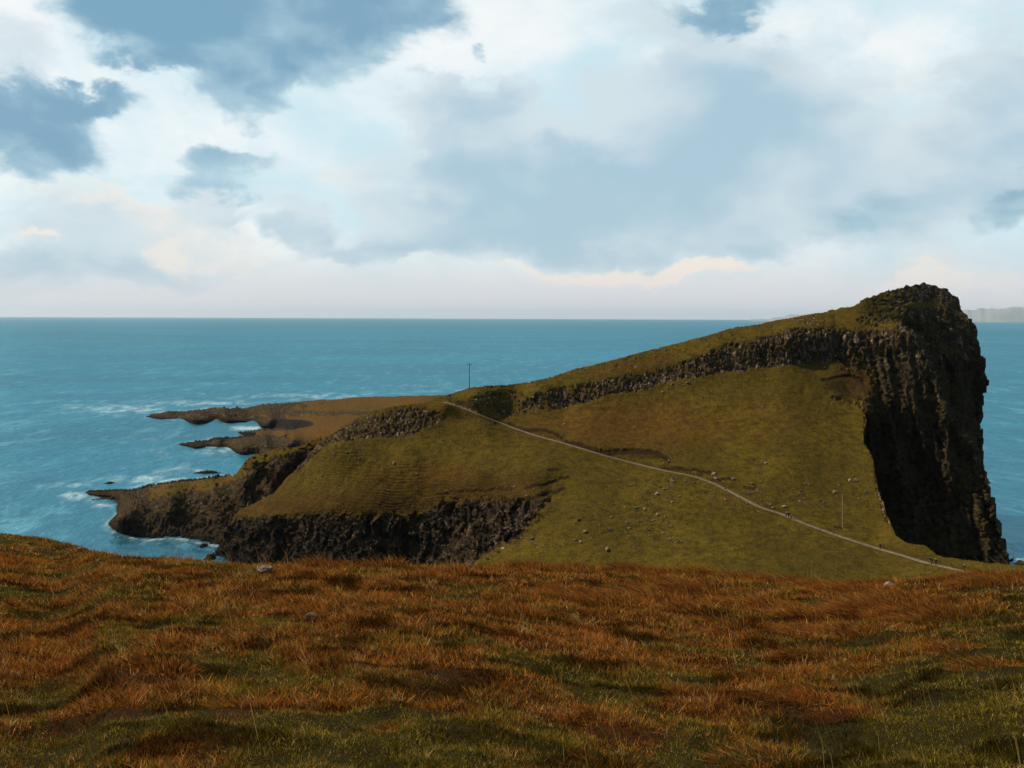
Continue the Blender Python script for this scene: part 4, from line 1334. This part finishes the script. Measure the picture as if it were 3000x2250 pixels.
G1 = 'pale boulders scattered along the footpath'
NAMED = [
    (2098, 1402, 14, 13, 'roundish pale boulder touching the uphill side of the path where the path bends', 0),
    (2091, 1388, 18, 8, 'long tilted pale slab just above the round boulder at the path bend', -.5),
    (2148, 1402, 15, 8, 'low pale boulder at the end of the short dark turf scar above the path', .1),
    (2220, 1435, 11, 10, 'rounded pale boulder alone in the middle of the slope above the path', 0),
    (2196, 1446, 14, 10, 'brown and pale boulder with a dark hollow under it above the path', .2),
    (2264, 1487, 10, 9, 'squarish pale stone against the path edge left of the walkers', 0),
    (2256, 1478, 9, 4, 'thin slanting pale stone just behind the squarish one at the path edge', -.5),
    (2297, 1484, 17, 6, 'long flat pale stone lying above the path behind the group of three walkers', -.12),
    (2231, 1410, 7, 6, 'small pale stone uphill of the rounded boulder above the path', 0),
    (2343, 1469, 8, 8, 'small upright pale stone between the long flat stone and the pole', -.4),
    (2400, 1465, 9, 6, 'small pale stone to the left of the pale pole', -.2),
    (2446, 1441, 16, 9, 'boulder with a pale top and dark underside left of the pole top', 0),
    (2458, 1421, 6, 6, 'tiny white stone directly above the pole top', 0),
    (2491, 1407, 9, 12, 'left one of two neighbouring boulders above the pole, tall with a dark base', 0),
    (2508, 1406, 14, 10, 'right one of two neighbouring boulders above the pole, wide and slanting', -.2),
    (2537, 1441, 10, 7, 'grey stone right of the pole top near the cliff edge', .1),
    (2514, 1461, 7, 4, 'small pale stone right of the pole, below the grey stone', 0),
    (2279, 1536, 7, 4, 'small pale stone alone on the meadow below the path and the walkers', -.2),
    (1969, 1406, 10, 12, 'tall dark-sided boulder at the top of the stony patch below the path', 0),
    (1982, 1402, 9, 6, 'small pale stone right beside the tall dark-sided boulder below the path', 0),
    (1924, 1447, 17, 8, 'long tilted pink-grey slab in the stony patch below the path', -.5),
    (1888, 1490, 12, 6, 'tilted pale slab on the left of the lower stony patch', -.4),
    (1926, 1506, 8, 10, 'dark upright boulder in the lower stony patch, left of its twin', .5),
    (1949, 1512, 10, 9, 'dark-bottomed boulder at the lower right of the stony patch', 0),
    (1786, 1550, 14, 10, 'brown boulder cluster stone at the left of the meadow below the path', 0),
    (1842, 1547, 12, 6, 'pale flat stone right of the brown boulder on the meadow', -.1),
    (1714, 1557, 16, 8, 'grey boulder at the left edge of the meadow beside the dark crag', -.2),
    (1941, 1562, 9, 4, 'small pale stone on the meadow, above the row of stones', 0),
    (1962, 1577, 11, 4, 'flat pale stone on the meadow, upper neighbour of the row of stones', -.1),
    (1903, 1570, 8, 4, 'pale stone left of the flat stone in the middle of the meadow', 0),
    (1996, 1587, 8, 5, 'right end stone of the row of stones on the meadow', 0),
    (1978, 1589, 8, 5, 'middle stone of the row of stones on the meadow', 0),
    (1960, 1350, 7, 8, 'white stone at the right tip of the big dark turf scar', -.5),
    (1945, 1357, 6, 6, 'white stone just below left of the right tip of the big turf scar', -.4),
    (1906, 1275, 6, 5, 'tiny white stone high on the rusty slope above the big turf scar', 0),
    (1989, 1273, 6, 4, 'tiny pale stone on the rusty slope, right of the tiny white one', 0),
    (2244, 1357, 12, 8, 'brown-grey boulder alone on the grassy slope above the path', 0),
    (2233, 1193, 8, 6, 'pale stone alone high on the green slope under the crag', 0),
    (2249, 1111, 6, 5, 'small white stone just below the right part of the crag', 0),
    (2415, 1076, 6, 6, 'tiny white stone near the top left of the brown landslip', 0),
    (1308, 1438, 9, 6, 'pale stone alone on the dark terraced slope above the left cliff', -.4),
    (1214, 1181, 5, 5, 'tiny white stone on the green shoulder left of the path top', 0),
    (1474, 1607, 20, 7, 'long pale slab in the gully at the right foot of the left cliff', -.45),
    (2010, 1407, 7, 5, 'small stone in the scree below the path bend', 0),
]
for k, (x, y, wp, hp, lab, rt) in enumerate(NAMED):
    boulder(x, y, wp, hp, lab, rt, k=k)
boulder(1697, 1523, 14, 8, 'dark brown boulder alone on the meadow right of the left cliff', k=2, mat=ROCKD)

# stones on the near moor
def moor_point(px, py):
    a0 = (px - PX0) / F
    dd = np.linspace(3, 40, 3000)
    zz = ground(a0 * dd, dd)
    pj = PY0 + ROLL * (px - PX0) + (EYE - zz) / dd * F
    ok = np.nonzero(pj <= py)[0]
    y0 = dd[ok[0]] if len(ok) else dd[np.argmin(pj)]
    return np.array([a0 * y0, y0, ground(np.array([a0 * y0]), np.array([y0]))[0]])


boulder(2612, 1712, 44, 30, 'white rounded boulder at the crest of the near moor at the right', mat=ROCKW, k=1, pos=moor_point(2612, 1722) - np.array([0, 0, .07]))
boulder(776, 1664, 42, 30, 'grey rounded boulder at the crest of the near moor below the left cliff', k=0, pos=moor_point(776, 1680), mat=ROCKM)
boulder(735, 1668, 26, 12, 'flat pinkish stone left of the grey boulder at the moor crest', k=3, pos=moor_point(735, 1682), mat=ROCKM)
boulder(915, 1800, 38, 17, 'brown lichen-covered stone sunk in the near orange grass', k=4, pos=moor_point(915, 1812), mat=simple_mat('brown_stone', (0.24, 0.17, 0.10), .95, .5, 9, .02))
boulder(236, 1600, 16, 10, 'small white stone on the rim of the near knoll at far left', k=2, pos=moor_point(236, 1612), mat=ROCKW)


# loose stone debris: far too many to count
def debris():
    zones = [(1900, 1450, 75, 45, 170), (2000, 1405, 60, 20, 60), (1870, 1530, 150, 40, 160), (2210, 1450, 130, 40, 150), (2400, 1450, 120, 35, 90), (1700, 1590, 200, 30, 120), (1530, 1430, 60, 20, 40), (1540, 1560, 50, 50, 80), (2330, 1250, 160, 100, 40),
             (1850, 1240, 250, 90, 40), (1300, 1380, 300, 70, 90), (1950, 1585, 90, 8, 40), (2600, 960, 60, 30, 120), (2450, 935, 120, 14, 120), (2740, 870, 70, 22, 180), (2000, 1040, 160, 20, 100), (1750, 1090, 200, 14, 60),
             (1390, 1170, 80, 24, 220), (1150, 1245, 90, 34, 260), (1500, 1180, 160, 22, 200), (1900, 1125, 200, 14, 220), (2250, 1045, 170, 22, 320), (1040, 1450, 320, 40, 60), (980, 1310, 60, 40, 160), (900, 1370, 40, 40, 60), (2590, 1470, 14, 50, 90), (2460, 1040, 70, 20, 80)]
    V, Q = [], []
    base = []
    bm = bmesh.new()
    bmesh.ops.create_icosphere(bm, subdivisions=1, radius=.5)
    ico = np.array([v.co[:] for v in bm.verts]); tri = np.array([[v.index for v in f.verts] for f in bm.faces])
    bm.free()
    trees = [(v, o) for (_, _, v, o) in SHEETS[:2]]
    px_all = []
    for (sx_, sy_, v, o) in SHEETS[:2]:
        px_all.append((sx_, sy_, v))
    T = []
    tot = 0
    for (cx, cy, rx_, ry_, n) in zones:
        n = int(n * .6)
        x = rng.normal(cx, rx_ * .6, n); y = rng.normal(cy, ry_ * .6, n)
        src = px_all[1] if cx > 2500 and cy < 1100 else px_all[0]
        s = (np.abs(src[0] - cx) < rx_ * 2.2) & (np.abs(src[1] - cy) < ry_ * 2.2)
        sx2, sy2, sv = src[0][s], src[1][s], src[2][s]
        if len(sx2) == 0: continue
        order = rng.choice(len(sx2), min(len(sx2), 25000), replace=False)
        sx2, sy2, sv = sx2[order], sy2[order], sv[order]
        for a_, b_ in zip(x, y):
            i = int(np.argmin((sx2 - a_) ** 2 + (sy2 - b_) ** 2))
            if (sx2[i] - a_) ** 2 + (sy2[i] - b_) ** 2 > 25: continue
            sz = rng.gamma(1.6, .15) + .12
            sc = np.array([rng.uniform(.7, 1.5), rng.uniform(.6, 1.1), rng.uniform(.4, .95)]) * sz
            c_ = ico * (1 + rng.uniform(-.25, .25, (len(ico), 1))) * sc
            t = rng.uniform(0, 6.28); ct, st = math.cos(t), math.sin(t)
            c_ = np.c_[c_[:, 0] * ct - c_[:, 1] * st, c_[:, 0] * st + c_[:, 1] * ct, c_[:, 2]]
            V.append(c_ + sv[i] + np.array([0, 0, sz * .18])); T.append(tri + tot); tot += len(ico)
    me = np_mesh('loose_stones', np.concatenate(V), None, np.concatenate(T), smooth_shade=False)
    m = simple_mat('scree_stone', (0.27, 0.205, 0.15), .9, .5, .9, 0.0, col2=(0.07, 0.05, 0.035))
    tag(link('loose_stones', me, m), kind='stuff')


debris()


# ------------------------------------------------------------------ poles, derrick
def tube(bm, a, b, r0, r1=None, seg=10):
    a, b = Vector(a), Vector(b)
    r1 = r0 if r1 is None else r1
    z = (b - a)
    L = z.length
    q = z.to_track_quat('Z', 'Y').to_matrix().to_4x4()
    res = bmesh.ops.create_cone(bm, cap_ends=True, segments=seg, radius1=r0, radius2=r1, depth=L)
    bmesh.ops.transform(bm, matrix=Matrix.Translation((a + b) / 2) @ q, verts=res['verts'])


def bm_obj(name, bm, mat, parent=None, bevel=0.0):
    me = bpy.data.meshes.new(name)
    bm.to_mesh(me)
    bm.free()
    return link(name, me, mat, parent)


WOOD_D = simple_mat('weathered_dark_timber', (0.055, 0.045, 0.045), .8, .4, 8)
WOOD_P = simple_mat('weathered_pale_timber', (0.36, 0.31, 0.20), .8, .35, 8)
WOOD_B = simple_mat('brown_timber', (0.16, 0.12, 0.07), .8, .4, 8)
STEEL = simple_mat('dull_steel', (0.10, 0.11, 0.12), .5, .2, 10, metallic=.8)
CERAM = simple_mat('glazed_insulator', (0.05, 0.03, 0.03), .25, .2, 5)


def pole(px, ybase, ytop, label, mat, r=0.16, tilt=0.0, group='timber power poles across the headland', foot=None):
    p = pick(px, ybase) if foot is None else foot
    hgt = (ybase - ytop) / F * p[1]
    root = bpy.data.objects.new('power_pole', None)
    COL.objects.link(root)
    root.location = (p[0], p[1], p[2] - .1)
    root.rotation_euler = (0, tilt, .15)
    tag(root, label, 'pole', group)
    bm = bmesh.new(); tube(bm, (0, 0, -.5), (0, 0, hgt), r, r * .72, 12)
    bm_obj('pole_shaft', bm, mat, root)
    bm = bmesh.new()
    bmesh.ops.create_cube(bm, size=1, matrix=Matrix.Translation((0, -.16, hgt - .3)) @ Matrix.Diagonal((1.7, .12, .12, 1)))
    arm = bm_obj('crossarm', bm, mat, root)
    for s in (-.75, 0, .75):
        bm = bmesh.new()
        zb = hgt - .24 if s else hgt
        tube(bm, (s, -.16 if s else 0, zb), (s, -.16 if s else 0, zb + .14), .025, .025, 8)
        tube(bm, (s, -.16 if s else 0, zb + .12), (s, -.16 if s else 0, zb + .2), .075, .06, 10)
        tube(bm, (s, -.16 if s else 0, zb + .2), (s, -.16 if s else 0, zb + .3), .055, .03, 10)
        bm_obj('insulator', bm, CERAM, arm)
    bm = bmesh.new()
    tube(bm, (-.5, -.12, hgt - .3), (0, -.12, hgt - .75), .02, .02, 6)
    tube(bm, (.5, -.12, hgt - .3), (0, -.12, hgt - .75), .02, .02, 6)
    bm_obj('brace', bm, STEEL, root)
    return root


def main_pt(px, py):
    return unproj(np.array(float(px)), np.array(float(py)), main_depth(np.array(float(px)), np.array(float(py))))


pole(1374.5, 1141, 1066, 'tall dark pole standing on the ridge against the sea', WOOD_D, .14)
pole(1650, 1316, 1266, 'faint thin brown pole just below the path right of its top end', WOOD_B, .11)
pole(2092, 1489, 1405, 'brown pole below the path bend among the scattered stones', WOOD_B, .12, tilt=.07)
pole(2468.5, 1547, 1446, 'pale sunlit pole on the meadow near the big cliff', WOOD_P, .13)


def derrick():
    p = pick(843, 1276, 3)
    if p is None:
        p = unproj(np.array(843.), np.array(1276.), p_field(np.array(843.), np.array(1276.)))
    RED = simple_mat('rusty_red_paint', (0.30, 0.045, 0.03), .7, .5, 3, col2=(0.12, 0.03, 0.02))
    root = bpy.data.objects.new('derrick_crane', None)
    COL.objects.link(root)
    root.location = (p[0], p[1], p[2] - .3)
    tag(root, 'small rusty red derrick crane standing on the low peninsula', 'crane')
    s = p[1] / F
    hh = 17 * s
    bm = bmesh.new(); tube(bm, (-6 * s, 0, -.5), (-6 * s, 0, hh), .16, .13); bm_obj('mast', bm, RED, root)
    bm = bmesh.new(); tube(bm, (-6 * s, 0, hh), (8 * s, .5, 0), .13, .12); bm_obj('backstay', bm, RED, root)
    bm = bmesh.new(); tube(bm, (-6 * s, 0, hh * .95), (-9 * s, 3.5, 0), .12, .12); bm_obj('backstay', bm, RED, root)
    bm = bmesh.new(); tube(bm, (-6 * s, 0, .6), (3 * s, -2.0, hh * .62), .12, .08); bm_obj('boom', bm, RED, root)
    bm = bmesh.new()
    bmesh.ops.create_cube(bm, size=1, matrix=Matrix.Translation((-6.2 * s, 0, .35)) @ Matrix.Diagonal((1.3, 1.3, .9, 1)))
    tube(bm, (-6.2 * s - .8, 0, .7), (-6.2 * s + .8, 0, .7), .3, .3, 12)
    bm_obj('winch', bm, RED, root)


derrick()

# ------------------------------------------------------------------ people
SKIN = simple_mat('skin', (0.45, 0.28, 0.20), .6, .1, 4)


def skinned(name, verts, edges, radii, mat, parent, levels=2, flat=None):
    me = bpy.data.meshes.new(name)
    me.from_pydata([tuple(v) for v in verts], edges, [])
    o = bpy.data.objects.new(name, me)
    COL.objects.link(o)
    sk = o.modifiers.new('skin', 'SKIN')
    sk.use_smooth_shade = True
    for k, r in enumerate(radii):
        d = me.skin_vertices[0].data[k]
        d.radius = (r, r) if not isinstance(r, tuple) else r
        d.use_root = (k == 0)
    ss = o.modifiers.new('sub', 'SUBSURF')
    ss.levels = ss.render_levels = levels
    dg = bpy.context.evaluated_depsgraph_get()
    m2 = bpy.data.meshes.new_from_object(o.evaluated_get(dg))
    m2.name = name
    bpy.data.objects.remove(o)
    for pl_ in m2.polygons:
        pl_.use_smooth = True
    m2.materials.clear()
    return link(name, m2, mat, parent)


def person(px, py, hgt, label, jacket, trousers, hat, stride=.22, turn=0.0, pack=None, group='walkers on the footpath'):
    p = pick(px, py)
    root = bpy.data.objects.new('person', None)
    COL.objects.link(root)
    root.location = (p[0], p[1], p[2] + .04)
    root.rotation_euler = (0, 0, turn)
    k = hgt / 1.75
    root.scale = (k, k, k)
    tag(root, label, 'person', group)
    jm = simple_mat('jacket_cloth', jacket, .85, .25, 6)
    tm = simple_mat('trouser_cloth', trousers, .85, .25, 6)
    hm = simple_mat('hair_or_hat', hat, .8, .2, 9)
    st = stride
    # body, facing -Y in its own frame
    V = [(0, 0, .95)]; E = []; Rr = [(.15, .11)]
    def add(parent, co, r):
        V.append(co); Rr.append(r if isinstance(r, tuple) else (r, r)); E.append((parent, len(V) - 1)); return len(V) - 1
    t1 = add(0, (0, .01, 1.12), (.135, .10))
    t2 = add(t1, (0, .01, 1.30), (.16, .11))
    t3 = add(t2, (0, .01, 1.42), (.13, .09))
    nk = add(t3, (0, 0, 1.50), .055)
    h1 = add(nk, (0, -.015, 1.58), (.07, .085))
    h2 = add(h1, (0, -.01, 1.66), (.078, .095))
    h3 = add(h2, (0, 0, 1.72), (.06, .075))
    add(h2, (0, -.115, 1.635), .014)                     # nose
    for s in (-1, 1):
        add(h2, (s * .088, .005, 1.64), .014)            # ears
    limbs = {}
    for s in (-1, 1):
        f = s * st
        hp = add(0, (s * .10, 0, .90), .095)
        kn = add(hp, (s * .105, -f * .5 - .03, .50), .062)
        an = add(kn, (s * .11, -f + .03 + (.06 if f < 0 else 0), .10 + (.04 if f < 0 else 0)), .042)
        ft = add(an, (s * .12, -f - .14 + (.04 if f < 0 else 0), .035), .036)
        limbs['leg', s] = (hp, kn, an, ft)
        sh = add(t3, (s * .19, .01, 1.41), .062)
        el_ = add(sh, (s * .25, f * .25 + .03, 1.13), .045)
        wr = add(el_, (s * .24, f * .6 - .08, .90), .028)
        pm = add(wr, (s * .235, f * .65 - .10, .845), (.036, .02))
        for q, (ox, ln) in enumerate([(-.026, .062), (-.009, .074), (.009, .07), (.026, .056)]):
            k1 = add(pm, (s * .235 + ox * .3, f * .65 - .10 + ox, .80), .009)
            add(k1, (s * .225 + ox * .3, f * .65 - .115 + ox, .80 - ln * .7), .008)
        th = add(pm, (s * .215, f * .65 - .14, .835), .011)
        add(th, (s * .21, f * .65 - .155, .80), .009)
        limbs['arm', s] = (sh, el_, wr)
    skinned('body', V, E, Rr, SKIN, root, 1)
    # jacket: torso and sleeves over the body
    jv = [V[0], V[t1], V[t2], V[t3]]; je = [(0, 1), (1, 2), (2, 3)]; jr = [(.185, .145), (.165, .13), (.19, .14), (.15, .11)]
    jv[0] = (0, 0, .88)
    for s in (-1, 1):
        sh, el_, wr = limbs['arm', s]
        b = len(jv)
        jv += [V[sh], V[el_], V[wr]]; jr += [.082, .064, .05]; je += [(3, b), (b, b + 1), (b + 1, b + 2)]
    jv.append((0, .02, 1.48)); jr.append((.075, .075)); je.append((3, len(jv) - 1))
    skinned('jacket', jv, je, jr, jm, root, 1)
    tv = [(0, 0, .95)]; te = []; tr = [(.16, .125)]
    for s in (-1, 1):
        hp, kn, an, ft = limbs['leg', s]
        b = len(tv)
        tv += [V[hp], V[kn], V[an]]; tr += [.112, .08, .062]; te += [(0, b), (b, b + 1), (b + 1, b + 2)]
    skinned('trousers', tv, te, tr, tm, root, 1)
    for s in (-1, 1):
        a_, b_ = V[limbs['leg', s][2]], V[limbs['leg', s][3]]
        skinned('boot', [a_, (a_[0], a_[1], .05 + (a_[2] - .1)), b_], [(0, 1), (1, 2)], [.056, .055, .048], simple_mat('boot_leather', (.03, .02, .015), .6), root, 1)
    bm = bmesh.new()
    bmesh.ops.create_uvsphere(bm, u_segments=16, v_segments=12, radius=1)
    bmesh.ops.delete(bm, geom=[v for v in bm.verts if v.co.z < -.15 or (v.co.y < -.55 and v.co.z < .25)], context='VERTS')
    for v in bm.verts:
        v.co = Vector((v.co.x * .098, v.co.y * .115 + .012, v.co.z * .115 + 1.665))
    bmesh.ops.solidify(bm, geom=bm.faces[:], thickness=.012)
    bm_obj('hat' if sum(hat) > .6 else 'hair', bm, hm, root)
    if pack:
        bm = bmesh.new()
        bmesh.ops.create_cube(bm, size=1, matrix=Matrix.Translation((0, .22, 1.22)) @ Matrix.Diagonal((.30, .19, .46, 1)))
        bmesh.ops.bevel(bm, geom=bm.edges[:], offset=.05, segments=2, affect='EDGES')
        for s in (-1, 1):
            tube(bm, (s * .11, .15, 1.42), (s * .11, -.14, 1.36), .018, .018, 6)
        tag(bm_obj('backpack', bm, simple_mat('pack_cloth', pack, .8), None), 'small dark backpack worn by the tallest walker of the group of three', 'backpack')
        o = bpy.data.objects[-1] if False else [q for q in COL.objects if q.name.startswith('backpack')][-1]
        o.matrix_world = Matrix.Translation(root.location) @ Matrix.Rotation(turn, 4, 'Z') @ Matrix.Scale(k, 4)
    return root


BLK, NAVY, PURP, GREY = (.012, .012, .016), (.015, .018, .04), (.05, .03, .10), (.06, .055, .05)
person(2303, 1517, 1.70, 'person in a grey-green jacket and white hat, leftmost walker of the group of three', (.055, .06, .035), (.02, .02, .02), (.75, .72, .65), .18, R(-60))
person(2311, 1518, 1.82, 'tall person in black with a backpack, in the middle of the group of three', BLK, BLK, (.01, .01, .01), .24, R(-70), pack=(.02, .015, .02))
person(2318, 1521, 1.25, 'short person in a purple-black coat, rightmost of the group of three', PURP, BLK, (.02, .012, .01), .14, R(-60))
person(2579, 1610, 1.74, 'lone person in dark clothes on the path beside the foot of the cliff edge', NAVY, BLK, (.02, .014, .01), .22, R(110))
person(2722, 1652, 1.74, 'person in black jacket and pinkish trousers, left of the three near the lower path end', BLK, (.24, .14, .11), (.01, .008, .006), .22, R(120))
person(2730, 1654, 1.78, 'broad person in all black, in the middle of the three near the lower path end', BLK, (.02, .02, .025), (.012, .01, .01), .2, R(115))
person(2742, 1657, 1.76, 'dark-dressed person in a pale hat, right of the three near the lower path end', BLK, BLK, (.42, .36, .3), .2, R(120))
person(2825, 1676, 1.80, 'person in a dark jacket and light cap, nearest walker on the path at lower right', NAVY, BLK, (.6, .58, .52), .24, R(120))

# ------------------------------------------------------------------ sea air
HAZE = 1
if HAZE:
    bm = bmesh.new()
    Rz, top, bot = 62000.0, 480.0, -4.0
    bmesh.ops.create_cube(bm, size=1, matrix=Matrix.Translation((0, 0, (top + bot) / 2)) @ Matrix.Diagonal((2 * Rz, 2 * Rz, top - bot, 1)))
    m, n = mat_new('sea_air')
    vol = n.node('ShaderNodeVolumePrincipled')
    vol.inputs['Color'].default_value = (0.90, 0.96, 1.0, 1)
    vol.inputs['Density'].default_value = 1.7e-5
    vol.inputs['Anisotropy'].default_value = 0.72
    o = n.node('ShaderNodeOutputMaterial')
    n.link(vol.outputs[0], o.inputs['Volume'])
    tag(bm_obj('haze', bm, m), kind='stuff')
